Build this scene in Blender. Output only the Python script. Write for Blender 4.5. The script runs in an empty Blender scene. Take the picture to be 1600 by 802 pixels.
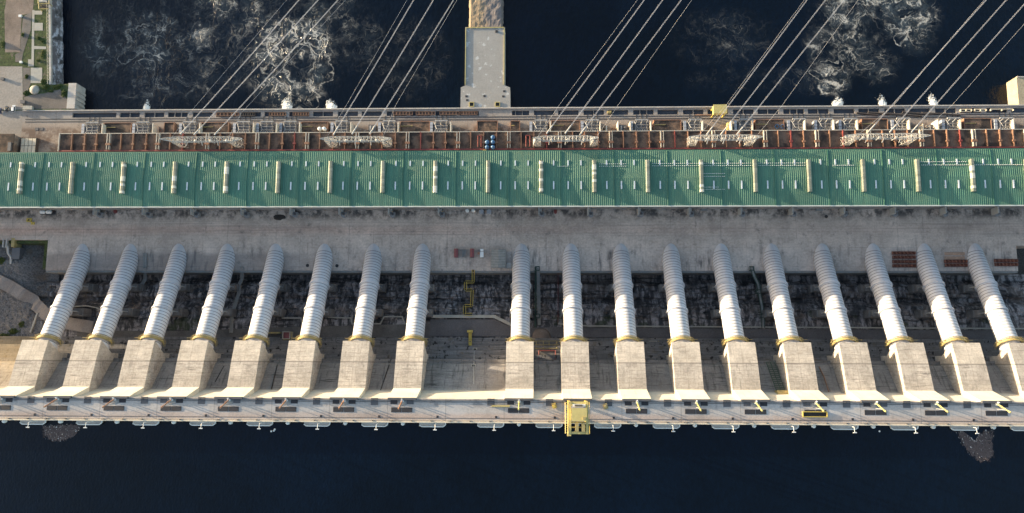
import bpy, math, random
import numpy as np
from mathutils import Vector, Matrix, noise as mnoise
random.seed(7)
scene = bpy.context.scene
COL = scene.collection
R = math.radians
WZ = -1.0     # tailwater level

# ------------------------------------------------------------------ camera model (solved from the photograph)
CAM = Vector((9.66, -83.62, 537.82))
ROT = (R(7.894), R(1.679), R(0.232))
FPX = 1240.0
_M = Matrix.Rotation(ROT[2], 3, 'Z') @ Matrix.Rotation(ROT[1], 3, 'Y') @ Matrix.Rotation(ROT[0], 3, 'X')
def at(u, v, z=0.0):
    """the place on the level z that the photograph shows at pixel (u, v) of 1600 x 802"""
    d = _M @ Vector(((u - 800) / FPX, (401 - v) / FPX, -1.0))
    t = (z - CAM.z) / d.z
    return CAM + d * t
def poly(pts, z):
    return [at(u, v, z) for u, v in pts]
P = 34.0
def UX(j): return P * (j - 9)

# ------------------------------------------------------------------ node materials
class G:
    def __init__(s, name):
        s.m = bpy.data.materials.new(name); s.m.use_nodes = True
        s.nt = s.m.node_tree; s.nt.nodes.clear()
        s.o = s.nt.nodes.new('ShaderNodeOutputMaterial')
        s.b = s.nt.nodes.new('ShaderNodeBsdfPrincipled')
        s.nt.links.new(s.b.outputs[0], s.o.inputs[0])
        s.tc = s.nt.nodes.new('ShaderNodeTexCoord')
        s.p = s.tc.outputs['Object']
        s.oi = None
    def n(s, t): return s.nt.nodes.new(t)
    def put(s, sock, v):
        if isinstance(v, bpy.types.NodeSocket): s.nt.links.new(v, sock)
        elif isinstance(v, (tuple, list)):
            v = tuple(v)
            if sock.type == 'RGBA' and len(v) == 3: v = v + (1,)
            sock.default_value = v
        else:
            if sock.type == 'RGBA': sock.default_value = (v, v, v, 1)
            elif sock.type == 'VECTOR': sock.default_value = (v, v, v)
            else: sock.default_value = v
    def rnd(s):
        if not s.oi: s.oi = s.n('ShaderNodeObjectInfo')
        return s.oi.outputs['Random']
    def off(s, k=37.0):
        """object coordinates moved by a random amount per object"""
        a = s.n('ShaderNodeVectorMath'); a.operation = 'ADD'
        c = s.n('ShaderNodeCombineXYZ'); r = s.math('MULTIPLY', s.rnd(), k)
        for i in range(3): s.nt.links.new(r, c.inputs[i])
        s.nt.links.new(s.p, a.inputs[0]); s.nt.links.new(c.outputs[0], a.inputs[1])
        return a.outputs[0]
    def mapv(s, vec, sc=(1, 1, 1), loc=(0, 0, 0), rot=(0, 0, 0)):
        m = s.n('ShaderNodeMapping'); s.put(m.inputs[0], vec)
        m.inputs['Scale'].default_value = sc; m.inputs['Location'].default_value = loc
        m.inputs['Rotation'].default_value = rot
        return m.outputs[0]
    def noise(s, scale=1, detail=4, rough=.55, vec=None, st=None, dist=0, col=False):
        v = vec or s.p
        if st: v = s.mapv(v, st)
        t = s.n('ShaderNodeTexNoise'); s.put(t.inputs['Vector'], v)
        t.inputs['Scale'].default_value = scale; t.inputs['Detail'].default_value = detail
        t.inputs['Roughness'].default_value = rough; t.inputs['Distortion'].default_value = dist
        return t.outputs['Color' if col else 'Fac']
    def vor(s, scale=1, vec=None, st=None, feat='F1', out='Distance', rand=1):
        v = vec or s.p
        if st: v = s.mapv(v, st)
        t = s.n('ShaderNodeTexVoronoi'); t.feature = feat; s.put(t.inputs['Vector'], v)
        t.inputs['Scale'].default_value = scale; t.inputs['Randomness'].default_value = rand
        return t.outputs[out]
    def math(s, op, a, b=0.0, c=None, clamp=False):
        t = s.n('ShaderNodeMath'); t.operation = op; t.use_clamp = clamp
        s.put(t.inputs[0], a); s.put(t.inputs[1], b)
        if c is not None: s.put(t.inputs[2], c)
        return t.outputs[0]
    def sstep(s, x, a, b, lo=0.0, hi=1.0):
        t = s.n('ShaderNodeMapRange'); t.interpolation_type = 'SMOOTHSTEP'
        s.put(t.inputs['Value'], x); t.inputs['From Min'].default_value = a; t.inputs['From Max'].default_value = b
        t.inputs['To Min'].default_value = lo; t.inputs['To Max'].default_value = hi
        return t.outputs[0]
    def lstep(s, x, a, b, lo=0.0, hi=1.0):
        t = s.n('ShaderNodeMapRange')
        s.put(t.inputs['Value'], x); t.inputs['From Min'].default_value = a; t.inputs['From Max'].default_value = b
        t.inputs['To Min'].default_value = lo; t.inputs['To Max'].default_value = hi
        return t.outputs[0]
    def xyz(s, vec=None):
        t = s.n('ShaderNodeSeparateXYZ'); s.put(t.inputs[0], vec or s.p)
        return t.outputs
    def mix(s, f, a, b, mode='MIX'):
        t = s.n('ShaderNodeMix'); t.data_type = 'RGBA'; t.blend_type = mode
        s.put(t.inputs[0], f); s.put(t.inputs[6], a); s.put(t.inputs[7], b)
        return t.outputs[2]
    def scale(s, col, k):
        t = s.n('ShaderNodeVectorMath'); t.operation = 'SCALE'
        s.put(t.inputs[0], col); s.put(t.inputs['Scale'], k)
        return t.outputs[0]
    def done(s, col, rough=.85, metal=0.0, bump=None, bs=.3, bd=.3, spec=None, alpha=None):
        s.put(s.b.inputs['Base Color'], col); s.put(s.b.inputs['Roughness'], rough)
        s.put(s.b.inputs['Metallic'], metal)
        if spec is not None: s.put(s.b.inputs['Specular IOR Level'], spec)
        if alpha is not None: s.put(s.b.inputs['Alpha'], alpha)
        if bump is not None:
            t = s.n('ShaderNodeBump'); t.inputs['Strength'].default_value = bs; t.inputs['Distance'].default_value = bd
            s.put(t.inputs['Height'], bump); s.nt.links.new(t.outputs[0], s.b.inputs['Normal'])
        return s.m

def conc(name, base, var=.35, stain=.45, sc=.06, st=None, stc=(.06, .05, .045), pour=None, fine=.25, rough=.88, bump=.25, rnd=True, warm=.25):
    """weathered concrete. st: stretch of the streaks, pour: (axis, spacing) of the pour lines"""
    g = G(name); v = g.off() if rnd else g.p
    big = g.noise(sc, 4, .6, v)
    k = g.lstep(big, .25, .75, 1 - var, 1 + var)
    fn = g.noise(sc * 14, 5, .7, v)
    k = g.math('MULTIPLY', k, g.lstep(fn, .25, .75, 1 - fine, 1 + fine))
    col = g.scale(base, k)
    wn = g.noise(sc * .7, 3, .5, g.mapv(v, (1, 1, 1), (31, 7, 3)))
    col = g.mix(g.sstep(wn, .48, .7, 0, warm), col, g.scale((base[0] * 1.15, base[1] * .93, base[2] * .8), k))
    if st:
        s1 = g.noise(1, 5, .65, v, st)
        m = g.noise(sc * 1.7, 3, .6, g.mapv(v, (1, 1, 1), (11, 3, 5)))
        f = g.math('MULTIPLY', g.sstep(s1, .5, .72), g.sstep(m, .3, .62, 0, stain), clamp=True)
        col = g.mix(f, col, stc)
        f2 = g.math('MULTIPLY', g.sstep(s1, .45, .28), .3 * stain, clamp=True)
        col = g.mix(f2, col, tuple(min(.8, c * 1.5) for c in base))
    else:
        s1 = g.noise(sc * 3.3, 6, .7, g.mapv(v, (1, 1, 1), (4, 9, 2)))
        col = g.mix(g.sstep(s1, .55, .75, 0, stain), col, stc)
    if pour:
        ax, sp = pour
        c = g.xyz(v)[ax]
        w = g.math('PINGPONG', g.math('ADD', c, g.math('MULTIPLY', g.noise(.3, 2), .3)), sp / 2)
        ln = g.sstep(w, .03 * sp, .09 * sp, 1, 0)
        pn = g.noise(.22, 4, .7, v)
        col = g.mix(g.math('MULTIPLY', ln, g.sstep(pn, .4, .65, .05, .55)), col, stc)
    return g.done(col, rough, bump=g.noise(sc * 25, 4, .7, v), bs=bump, bd=.4)

def paint(name, c, rough=.5, var=.15, dirt=.25, dc=(.08, .06, .05), sc=.4, metal=0.0):
    g = G(name); v = g.off()
    k = g.lstep(g.noise(sc, 4, .6, v), .25, .75, 1 - var, 1 + var)
    col = g.mix(g.sstep(g.noise(sc * 2.3, 5, .7, g.mapv(v, (1, 1, 1), (5, 2, 8))), .52, .75, 0, dirt), g.scale(c, k), dc)
    return g.done(col, rough, metal)

MAT = {}
def setup_materials():
    m = MAT
    # --- upstream deck: grey concrete, rust red traffic band, drip stains, slab joints
    g = G('deck_concrete'); x, y, z = g.xyz()
    big = g.noise(.022, 6, .65); fn = g.noise(.7, 6, .72); mid = g.noise(.12, 5, .65)
    k = g.math('MULTIPLY', g.lstep(big, .25, .75, .62, 1.3), g.lstep(fn, .25, .75, .74, 1.26))
    k = g.math('MULTIPLY', k, g.lstep(mid, .25, .75, .8, 1.2))
    col = g.scale((.51, .425, .372), k)
    red = g.math('MULTIPLY', g.sstep(g.math('ABSOLUTE', g.math('ADD', g.math('SUBTRACT', y, 9.5), g.math('MULTIPLY', g.math('SUBTRACT', g.noise(.05, 3), .5), 5))), .3, 5.5, 1, 0),
                 g.math('MULTIPLY', g.noise(1, 4, .6, None, (.012, .35, 1)), g.sstep(x, -380, 250, .95, .25)))
    col = g.mix(red, col, g.scale((.52, .33, .26), k))
    drip = g.noise(1, 5, .6, None, (.34, .05, 1)); dm = g.noise(.05, 4, .6)
    f = g.math('MULTIPLY', g.sstep(drip, .46, .72), g.math('MULTIPLY', g.sstep(y, 9, -8, .1, .95), g.sstep(dm, .40, .62, .08, .95)), clamp=True)
    col = g.mix(f, col, (.055, .055, .06))
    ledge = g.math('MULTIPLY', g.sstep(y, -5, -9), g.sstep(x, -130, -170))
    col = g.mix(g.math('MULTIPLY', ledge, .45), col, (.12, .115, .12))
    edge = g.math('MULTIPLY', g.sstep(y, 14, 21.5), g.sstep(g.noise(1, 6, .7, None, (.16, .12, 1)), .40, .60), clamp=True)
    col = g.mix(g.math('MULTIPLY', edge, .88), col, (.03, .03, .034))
    trk = g.math('MULTIPLY', g.sstep(g.noise(1, 4, .65, None, (.008, 1.1, 1)), .52, .64), g.sstep(y, 2, 6, 0, .4))
    col = g.mix(g.math('MULTIPLY', trk, g.sstep(y, 18, 14)), col, (.16, .145, .14))
    sp_ = g.sstep(g.noise(.16, 6, .72, g.mapv(g.p, (1, 1, 1), (61, 2, 0))), .56, .68, 0, .55)
    col = g.mix(sp_, col, (.13, .12, .115))
    jx = g.math('PINGPONG', x, 8.5); jy = g.math('PINGPONG', g.math('ADD', y, 3.0), 6.5)
    jl = g.math('MAXIMUM', g.sstep(jx, .1, .35, 1, 0), g.math('MULTIPLY', g.sstep(jy, .08, .3, 1, 0), .8))
    col = g.mix(g.math('MULTIPLY', jl, g.sstep(g.noise(.09, 4), .4, .62, .02, .35)), col, (.09, .085, .085))
    yard = g.math('MULTIPLY', g.sstep(g.noise(.9, 5, .75, None, (.25, 1, 1)), .58, .7), g.sstep(g.noise(.03, 3), .45, .6, 0, .35))
    col = g.mix(yard, col, (.5, .48, .46))
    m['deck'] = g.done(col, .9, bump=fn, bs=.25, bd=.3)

    m['crest'] = None
    g = G('crest_concrete'); x, y, z = g.xyz()
    k = g.math('MULTIPLY', g.lstep(g.noise(.05, 5, .65), .25, .75, .75, 1.25), g.lstep(g.noise(1.1, 5, .7), .25, .75, .8, 1.2))
    col = g.scale((.42, .385, .365), k)
    pk = g.math('MULTIPLY', g.sstep(g.math('ABSOLUTE', g.math('ADD', y, 112.6)), .5, 3.2, 1, 0), g.noise(1, 4, .6, None, (.02, .3, 1)))
    col = g.mix(g.math('MULTIPLY', pk, .9), col, g.scale((.44, .3, .235), k))
    st = g.math('MULTIPLY', g.sstep(g.noise(.1, 5, .7), .52, .66), g.sstep(y, -109, -105, .1, .7))
    col = g.mix(st, col, (.13, .13, .14))
    pg = g.math('MULTIPLY', g.sstep(g.noise(.045, 3, .5, None, (1, 2.2, 1)), .55, .63), .3)
    col = g.mix(pg, col, (.52, .5, .5))
    jx = g.math('PINGPONG', g.math('ADD', x, 8.5), 17)
    col = g.mix(g.math('MULTIPLY', g.sstep(jx, .1, .3, 1, 0), .5), col, (.14, .13, .13))
    m['crest'] = g.done(col, .9, bump=g.noise(1.5, 4), bs=.2)

    m['block'] = None
    g = G('intake_block_concrete'); v = g.off(90)
    x, y, z = g.xyz()
    k = g.math('MULTIPLY', g.lstep(g.noise(.1, 5, .65, v), .25, .75, .66, 1.3), g.lstep(g.noise(.9, 5, .7, v), .25, .75, .74, 1.25))
    col = g.scale((.43, .39, .355), k)
    band = g.noise(1, 5, .7, v, (.1, 1.05, .3))
    bm = g.noise(.11, 3, .6, g.mapv(v, (1, 1, 1), (3, 8, 1)))
    col = g.mix(g.math('MULTIPLY', g.sstep(band, .5, .68), g.sstep(bm, .3, .58, .15, .8)), col, (.13, .118, .11))
    runs = g.noise(1, 5, .65, v, (1.0, .12, .12))
    col = g.mix(g.math('MULTIPLY', g.sstep(runs, .52, .7), g.sstep(bm, .62, .4, .1, .75)), col, (.16, .148, .138))
    col = g.mix(g.math('MULTIPLY', g.sstep(runs, .42, .3), .4), col, (.58, .54, .49))
    pw_ = g.math('PINGPONG', g.math('ADD', y, g.math('MULTIPLY', g.noise(.5, 2), .2)), 1.25)
    col = g.mix(g.math('MULTIPLY', g.sstep(pw_, .05, .2, 1, 0), g.sstep(g.noise(.2, 4, .7, v), .42, .6, .05, .6)), col, (.14, .125, .115))
    ge = g.n('ShaderNodeNewGeometry'); nx_ = g.math('ABSOLUTE', g.xyz(ge.outputs['Normal'])[0])
    lk = g.noise(1, 4, .6, g.mapv(v, (0, .11, 1.5), rot=(.5, 0, 0))); lkm = g.noise(.13, 3, .6, g.mapv(v, (1, 1, 1), (71, 2, 9)))
    col = g.mix(g.math('MULTIPLY', g.math('GREATER_THAN', nx_, .7), g.math('MULTIPLY', g.sstep(lk, .6, .66), g.sstep(lkm, .46, .56, 0, .9))), col, (.045, .04, .04))
    big2 = g.noise(.16, 6, .72, g.mapv(v, (1, 1, 1), (13, 31, 5)))
    col = g.mix(g.sstep(big2, .54, .68, 0, .5), col, (.2, .18, .165))
    upper = g.sstep(y, -13.6, -12.9)      # the newer upper pour is paler
    col = g.mix(g.math('MULTIPLY', upper, g.math('ADD', .12, g.math('MULTIPLY', g.rnd(), .4))), col, g.scale((.55, .49, .42), k))
    lower = g.math('MULTIPLY', g.sstep(y, -21.5, -22.2), g.math('MULTIPLY', g.rnd(), .4))
    col = g.mix(lower, col, g.scale((.3, .275, .25), k))
    seam = g.math('MAXIMUM', g.sstep(g.math('ABSOLUTE', g.math('ADD', y, 13.2)), .15, .5, .7, 0), g.math('MULTIPLY', g.sstep(g.math('ABSOLUTE', g.math('ADD', x, .4)), .1, .35, 1, 0), .25))
    col = g.mix(seam, col, (.13, .115, .105))
    m['block'] = g.done(col, .9, bump=g.noise(1.4, 5, .7, v), bs=.3, bd=.4)

    g = G('pale_face_concrete'); v = g.off(90)
    k = g.lstep(g.noise(.1, 4, .6, v), .25, .75, .85, 1.12)
    col = g.mix(g.math('MULTIPLY', g.sstep(g.noise(1, 5, .65, v, (.7, .1, .06)), .52, .75), .35), g.scale((.66, .62, .54), k), (.3, .27, .23))
    m['paleface'] = g.done(col, .85)

    # --- dam slope between the blocks: pour lines across, black leak streaks, ledges
    g = G('dam_slope_concrete'); x, y, z = g.xyz()
    k = g.math('MULTIPLY', g.lstep(g.noise(.05, 5, .65), .25, .75, .7, 1.25), g.lstep(g.noise(.9, 5, .7), .25, .75, .75, 1.25))
    col = g.scale((.225, .213, .212), k)
    lines = g.noise(1, 5, .7, None, (.07, 1.2, .6))
    col = g.mix(g.math('MULTIPLY', g.sstep(lines, .5, .66), g.sstep(g.noise(.06, 4), .36, .58, .3, .95)), col, (.06, .057, .055))
    col = g.mix(g.math('MULTIPLY', g.sstep(lines, .4, .3), .35), col, (.5, .47, .43))
    drip = g.noise(1, 5, .7, None, (.5, .05, .05))
    col = g.mix(g.math('MULTIPLY', g.sstep(drip, .53, .66), .6), col, (.05, .049, .05))
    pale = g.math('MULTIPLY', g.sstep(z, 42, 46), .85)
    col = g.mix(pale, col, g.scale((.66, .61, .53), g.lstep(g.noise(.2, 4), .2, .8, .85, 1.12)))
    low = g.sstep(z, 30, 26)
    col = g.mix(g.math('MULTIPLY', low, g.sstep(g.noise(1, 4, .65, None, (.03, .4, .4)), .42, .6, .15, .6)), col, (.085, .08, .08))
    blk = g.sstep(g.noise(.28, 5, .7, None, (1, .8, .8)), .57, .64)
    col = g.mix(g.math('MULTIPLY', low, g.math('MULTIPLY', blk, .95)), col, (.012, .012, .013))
    moss = g.math('MULTIPLY', low, g.sstep(g.noise(.12, 5, .7, g.mapv(g.p, (1, 1, 1), (55, 3, 1))), .56, .68, 0, .5))
    col = g.mix(moss, col, (.12, .09, .055))
    sun = g.math('MULTIPLY', g.sstep(x, -318, -324), g.sstep(z, 44, 20, .2, .65))  # warm sunlight painted into the colour left of the first block
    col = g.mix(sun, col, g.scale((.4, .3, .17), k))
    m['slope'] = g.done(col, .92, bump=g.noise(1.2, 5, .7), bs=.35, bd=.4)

    # --- roof
    g = G('green_roof_metal'); x, y, z = g.xyz()
    k = g.lstep(g.noise(.03, 5, .6), .25, .75, .82, 1.18)
    st = g.noise(1, 5, .6, None, (.9, .02, 1))
    wn_ = g.n('ShaderNodeTexWhiteNoise'); wn_.noise_dimensions = '2D'
    cv = g.n('ShaderNodeCombineXYZ'); g.put(cv.inputs[0], g.math('FLOOR', g.math('MULTIPLY', x, 1 / 3.81))); g.put(cv.inputs[1], g.math('FLOOR', g.math('MULTIPLY', y, 1 / 9.3)))
    g.put(wn_.inputs['Vector'], cv.outputs[0]); sv = wn_.outputs['Value']
    col = g.scale((.074, .188, .130), g.math('MULTIPLY', k, g.lstep(st, .3, .7, .78, 1.22)))
    col = g.mix(g.sstep(sv, .8, .95, 0, .22), col, (.14, .255, .17)); col = g.mix(g.sstep(sv, .2, .05, 0, .22), col, (.05, .13, .105))
    dr = g.noise(1, 6, .7, None, (.7, .05, 1))
    col = g.mix(g.math('MULTIPLY', g.sstep(dr, .54, .7), .4), col, (.065, .10, .08))
    sh = g.noise(1, 2, .5, None, (.14, .035, 1))
    col = g.mix(g.sstep(sh, .5, .68, 0, .35), col, (.118, .226, .146))
    sp = g.sstep(g.noise(2.2, 3, .6, None, (1, .35, 1)), .7, .78, 0, .5)
    col = g.mix(sp, col, (.05, .12, .1))
    edge = g.sstep(y, 22, 18.4, 0, .3)
    col = g.mix(edge, col, (.06, .13, .1))
    m['roof'] = g.done(col, .55, 0, spec=.3)
    m['roofdark'] = paint('dark_green_metal', (.05, .145, .105), .5)
    m['rooftrim'] = paint('pale_green_trim', (.36, .42, .3), .5)
    # vents: pale olive metal in panels of different weathering
    g = G('ridge_vent_metal'); x, y, z = g.xyz(); v = g.off(200)
    cell = g.n('ShaderNodeTexWhiteNoise'); cell.noise_dimensions = '1D'
    g.put(cell.inputs['W'], g.math('FLOOR', g.math('MULTIPLY', g.xyz(v)[1], .62)))
    vv = cell.outputs['Value']
    col = g.mix(vv, (.15, .165, .13), (.25, .26, .21))
    col = g.mix(g.math('MULTIPLY', g.math('GREATER_THAN', vv, .66), g.math('GREATER_THAN', g.rnd(), .4)), col, (.52, .5, .43))
    col = g.mix(g.sstep(g.math('PINGPONG', y, .8), .0, .12, .6, 0), col, (.12, .13, .09))
    m['vent'] = g.done(col, .6)
    m['ventbase'] = paint('vent_base_dark', (.045, .11, .085), .6)
    m['skylight'] = paint('white_skylight_sheet', (.56, .6, .64), .35, .12, .2)
    m['wall'] = conc('powerhouse_wall_concrete', (.25, .24, .235), st=(.5, .5, .05), stain=.6)
    m['gutter'] = paint('pale_gutter', (.5, .52, .48), .6)

    # --- downstream side
    g = G('tailrace_deck_concrete'); x, y, z = g.xyz()
    k = g.math('MULTIPLY', g.lstep(g.noise(.05, 5, .65), .25, .75, .8, 1.2), g.lstep(g.noise(.9, 5, .7), .25, .75, .8, 1.2))
    col = g.scale((.315, .262, .225), k)
    col = g.mix(g.sstep(y, 83, 86, 0, .5), col, g.scale((.30, .285, .275), k))
    br = g.math('MULTIPLY', g.sstep(y, 82.5, 78), g.sstep(g.noise(.13, 5, .7), .40, .58, .1, .9))
    col = g.mix(br, col, (.13, .085, .065))
    col = g.mix(g.sstep(g.noise(.35, 5, .72, g.mapv(g.p, (1, 1, 1), (3, 6, 0))), .58, .68, 0, .6), col, (.09, .075, .07))
    col = g.mix(g.math('MULTIPLY', g.sstep(g.math('PINGPONG', g.math('ADD', x, 3), 8.5), .1, .25, 1, 0), .35), col, (.12, .1, .09))
    m['beige'] = g.done(col, .9, bump=g.noise(1.3, 5), bs=.2)
    m['lot'] = conc('parking_lot_concrete', (.29, .26, .235), .2, .3, .05, stc=(.2, .18, .16), rnd=False)
    m['parapet'] = conc('parapet_concrete', (.46, .43, .4), .2, .3, .2)
    m['slotdark'] = conc('gate_slot_dark', (.05, .058, .075), .4, .5, .12, stc=(.015, .015, .02))
    m['brown'] = None
    g = G('brown_stained_roof'); v = g.off(300)
    n1 = g.noise(.17, 5, .65, v); n2 = g.noise(1.1, 5, .7, v); n3 = g.noise(.09, 3, .6, g.mapv(v, (1, 1, 1), (9, 4, 7)))
    col = g.mix(g.sstep(n1, .35, .68), (.19, .125, .09), (.085, .056, .043))
    col = g.scale(col, g.lstep(n2, .25, .75, .7, 1.3))
    col = g.mix(g.sstep(n3, .5, .62, 0, .9), col, (.028, .023, .022))
    m['brown'] = g.done(col, .9, bump=n2, bs=.3)
    m['beam'] = paint('rust_orange_beam', (.24, .13, .085), .7, .25, .4)
    m['beamred'] = paint('red_pipe_paint', (.2, .045, .04), .5, .2, .3)
    m['beampale'] = paint('pale_duct_metal', (.45, .42, .37), .5, .2, .3)
    m['gal'] = paint('galvanised_steel', (.4, .395, .385), .45, .15, .15)
    m['coolgrey'] = paint('cooler_grey', (.24, .245, .26), .5, .2, .35)
    m['trsteel'] = paint('transformer_pipe_steel', (.27, .275, .29), .5, .2, .3)
    m['tank'] = paint('transformer_grey', (.10, .105, .12), .55, .2, .35)
    m['rad'] = paint('radiator_bluegrey', (.36, .38, .43), .45, .15, .2)
    m['white'] = paint('white_paint', (.72, .72, .71), .45, .06, .1)
    m['firewall'] = conc('firewall_concrete', (.6, .55, .47), .15, .3, .2)
    m['tanwall'] = conc('tan_pier_concrete', (.36, .31, .22), .25, .5, .12, st=(.6, .5, .08))
    m['rail'] = paint('dark_rail_steel', (.045, .04, .04), .6)
    m['cable'] = paint('aluminium_cable', (.38, .38, .41), .4, .1, .05)
    m['timber'] = paint('rusty_stop_log', (.16, .1, .075), .8, .3, .5)
    m['darktimber'] = paint('dark_wet_timber', (.06, .05, .048), .8, .3, .4)
    m['cream'] = paint('cream_panel', (.62, .54, .42), .6, .12, .25)
    # pier slab with worn white paint patches
    g = G('pier_slab_concrete'); x, y, z = g.xyz()
    k = g.math('MULTIPLY', g.lstep(g.noise(.08, 4), .25, .75, .88, 1.12), g.lstep(g.noise(1.2, 5, .7), .25, .75, .85, 1.15))
    col = g.scale((.315, .298, .28), k)
    col = g.mix(g.sstep(g.noise(.2, 4, .6, g.mapv(g.p, (1, 1, 1), (3, 77, 0))), .6, .64, 0, .75), col, (.52, .52, .52))
    col = g.mix(g.sstep(g.noise(.13, 5, .65, g.mapv(g.p, (1, 1, 1), (17, 20, 0))), .69, .705, 0, .9), col, (.16, .10, .085))
    jy = g.math('PINGPONG', y, 3.4)
    col = g.mix(g.math('MULTIPLY', g.math('MAXIMUM', g.sstep(jy, .05, .2, 1, 0), g.sstep(g.math('PINGPONG', x, 4.2), .05, .2, 1, 0)), .3), col, (.27, .25, .23))
    m['slab'] = g.done(col, .88)
    m['olive'] = paint('olive_yellow_edge', (.45, .38, .16), .6)

    # --- penstock paint
    g = G('penstock_white_paint'); v = g.off(500)
    tone = g.lstep(g.rnd(), 0, 1, .92, 1.05)
    col = g.scale((.60, .59, .615), g.math('MULTIPLY', tone, g.lstep(g.noise(.16, 4, .6, v), .25, .75, .88, 1.08)))
    col = g.mix(g.sstep(g.noise(1, 5, .65, v, (.8, .12, .12)), .52, .74, 0, .4), col, (.36, .35, .37))
    seg = g.n('ShaderNodeTexWhiteNoise'); seg.noise_dimensions = '1D'; g.put(seg.inputs['W'], g.math('FLOOR', g.math('MULTIPLY', g.xyz(v)[1], 1 / 1.944)))
    col = g.mix(g.math('MULTIPLY', seg.outputs['Value'], .16), col, (.46, .46, .5))
    rust = g.math('MULTIPLY', g.sstep(g.noise(.35, 5, .7, g.mapv(v, (1, 1, 1), (8, 4, 2))), .63, .74), .5)
    col = g.mix(rust, col, (.34, .27, .22))
    m['pen'] = g.done(col, .42, spec=.4)
    m['seam'] = paint('penstock_seam_grey', (.075, .073, .08), .6)
    m['pedestal'] = conc('pedestal_concrete', (.2, .19, .185), .4, .6, .15, st=(.5, .5, .1))

    # --- rock
    g = G('wet_blasted_rock'); x, y, z = g.xyz()
    w = g.noise(.1, 4, .6, None, None, 0, True)
    av = g.n('ShaderNodeVectorMath'); av.operation = 'MULTIPLY_ADD'
    g.put(av.inputs[0], w); av.inputs[1].default_value = (4, 3, 2); g.put(av.inputs[2], g.p)
    vv = av.outputs[0]
    st1 = g.noise(1, 7, .66, vv, (.4, .10, .12)); st2 = g.noise(.5, 7, .72, vv); md = g.noise(.07, 5, .65, g.mapv(vv, (1, 1, 1), (7, 1, 0)))
    f = g.math('MULTIPLY', g.sstep(st1, .42, .60), g.sstep(md, .34, .54, .25, 1))
    col = g.mix(f, (.052, .05, .055), (.37, .335, .335))
    tn = g.sstep(g.noise(.06, 4, .6, g.mapv(g.p, (1, 1, 1), (21, 5, 0))), .52, .64, 0, .55)
    col = g.mix(tn, col, (.2, .155, .13))
    col = g.mix(g.math('MULTIPLY', g.sstep(st2, .56, .68), .7), col, (.02, .02, .022))
    vd = g.vor(.17, vv, None, 'DISTANCE_TO_EDGE')
    col = g.mix(g.sstep(vd, .0, .05, .3, 0), col, (.01, .01, .012))
    bnd = g.noise(1, 5, .65, vv, (.05, .5, .5))
    col = g.mix(g.sstep(bnd, .52, .62, 0, .85), col, (.02, .02, .022))
    ms = g.math('MULTIPLY', g.sstep(g.noise(.05, 5, .65, g.mapv(g.p, (1, 1, 1), (2, 44, 0))), .58, .66), g.sstep(y, -40, -52, 0, .75))
    col = g.mix(ms, col, (.035, .05, .018))
    m['rock'] = g.done(col, .8, bump=g.math('ADD', st1, g.math('MULTIPLY', st2, .5)), bs=.8, bd=.9)
    m['asphalt'] = conc('service_road_asphalt', (.125, .115, .118), .25, .3, .08, stc=(.06, .05, .05), rnd=False)
    g = G('gravel_slope'); k = g.noise(.9, 7, .8); b = g.noise(.06, 5, .6)
    col = g.mix(g.sstep(k, .35, .68), (.075, .07, .075), (.25, .235, .225))
    col = g.mix(g.sstep(b, .55, .68, 0, .6), col, (.17, .115, .075))
    m['gravel'] = g.done(col, .95, bump=k, bs=.7, bd=.6)
    m['dirtroad'] = conc('dirt_road', (.25, .22, .205), .15, .2, .1, rnd=False)
    g = G('grass'); k = g.noise(.5, 7, .8); b = g.noise(.11, 5, .7)
    col = g.mix(g.sstep(k, .35, .62), (.013, .026, .008), (.06, .09, .028))
    col = g.mix(g.sstep(b, .5, .68, 0, .6), col, (.09, .095, .035))
    dp = g.noise(.2, 6, .75, g.mapv(g.p, (1, 1, 1), (5, 19, 0)))
    col = g.mix(g.sstep(dp, .55, .64, 0, .85), col, (.15, .12, .095))
    m['grass'] = g.done(col, .95, bump=k, bs=.6, bd=.4)
    m['dirt'] = conc('bare_dirt', (.2, .155, .13), .4, .6, .08, stc=(.07, .06, .05), rnd=False)
    m['greyyard'] = conc('grey_gravel_yard', (.14, .125, .115), .4, .6, .1, stc=(.06, .055, .04), rnd=False)
    m['path'] = conc('pale_path', (.38, .36, .32), .15, .25, .2, rnd=False)
    g = G('leaf_green'); col = g.mix(g.rnd(), (.05, .085, .018), (.1, .12, .03))
    col = g.scale(col, g.lstep(g.noise(1.2, 4), .2, .8, .5, 1.5)); m['leaf'] = g.done(col, .8)
    g = G('revetment'); v = g.p
    n1 = g.noise(1, 6, .7, v, (.55, .1, .2)); n2 = g.noise(.16, 4, .6, v)
    col = g.mix(g.sstep(n1, .46, .6), (.12, .11, .12), (.46, .46, .52))
    col = g.mix(g.sstep(n2, .5, .62, 0, .9), col, (.045, .042, .045))
    m['revet'] = g.done(col, .85, bump=n1, bs=.5, bd=.5)
    m['rubble'] = None
    g = G('tan_rubble'); n1 = g.math('ADD', g.math('MULTIPLY', g.noise(.3, 7, .75), .6), g.math('MULTIPLY', g.sstep(g.xyz()[0], -10, 14), .45)); n2 = g.noise(1.1, 6, .8)
    col = g.mix(g.sstep(n1, .34, .56), (.30, .225, .15), (.17, .15, .15)); col = g.scale(col, g.lstep(n2, .25, .75, .6, 1.35))
    m['rubble'] = g.done(col, .9, bump=n2, bs=.7, bd=.6)

    # --- misc paints
    m['yellow'] = paint('yellow_paint', (.52, .39, .09), .45, .15, .2)
    m['cream_yellow'] = paint('pale_yellow_paint', (.54, .44, .17), .45, .12, .12)  # paler yellow: right hoist masts, crane houses and girders
    m['orange'] = paint('dull_orange_paint', (.36, .19, .12), .55, .15, .25)  # dull orange: left hoist masts and the truck hoist
    m['railyellow'] = paint('dull_yellow_walkway', (.36, .285, .12), .6, .2, .35)
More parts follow.
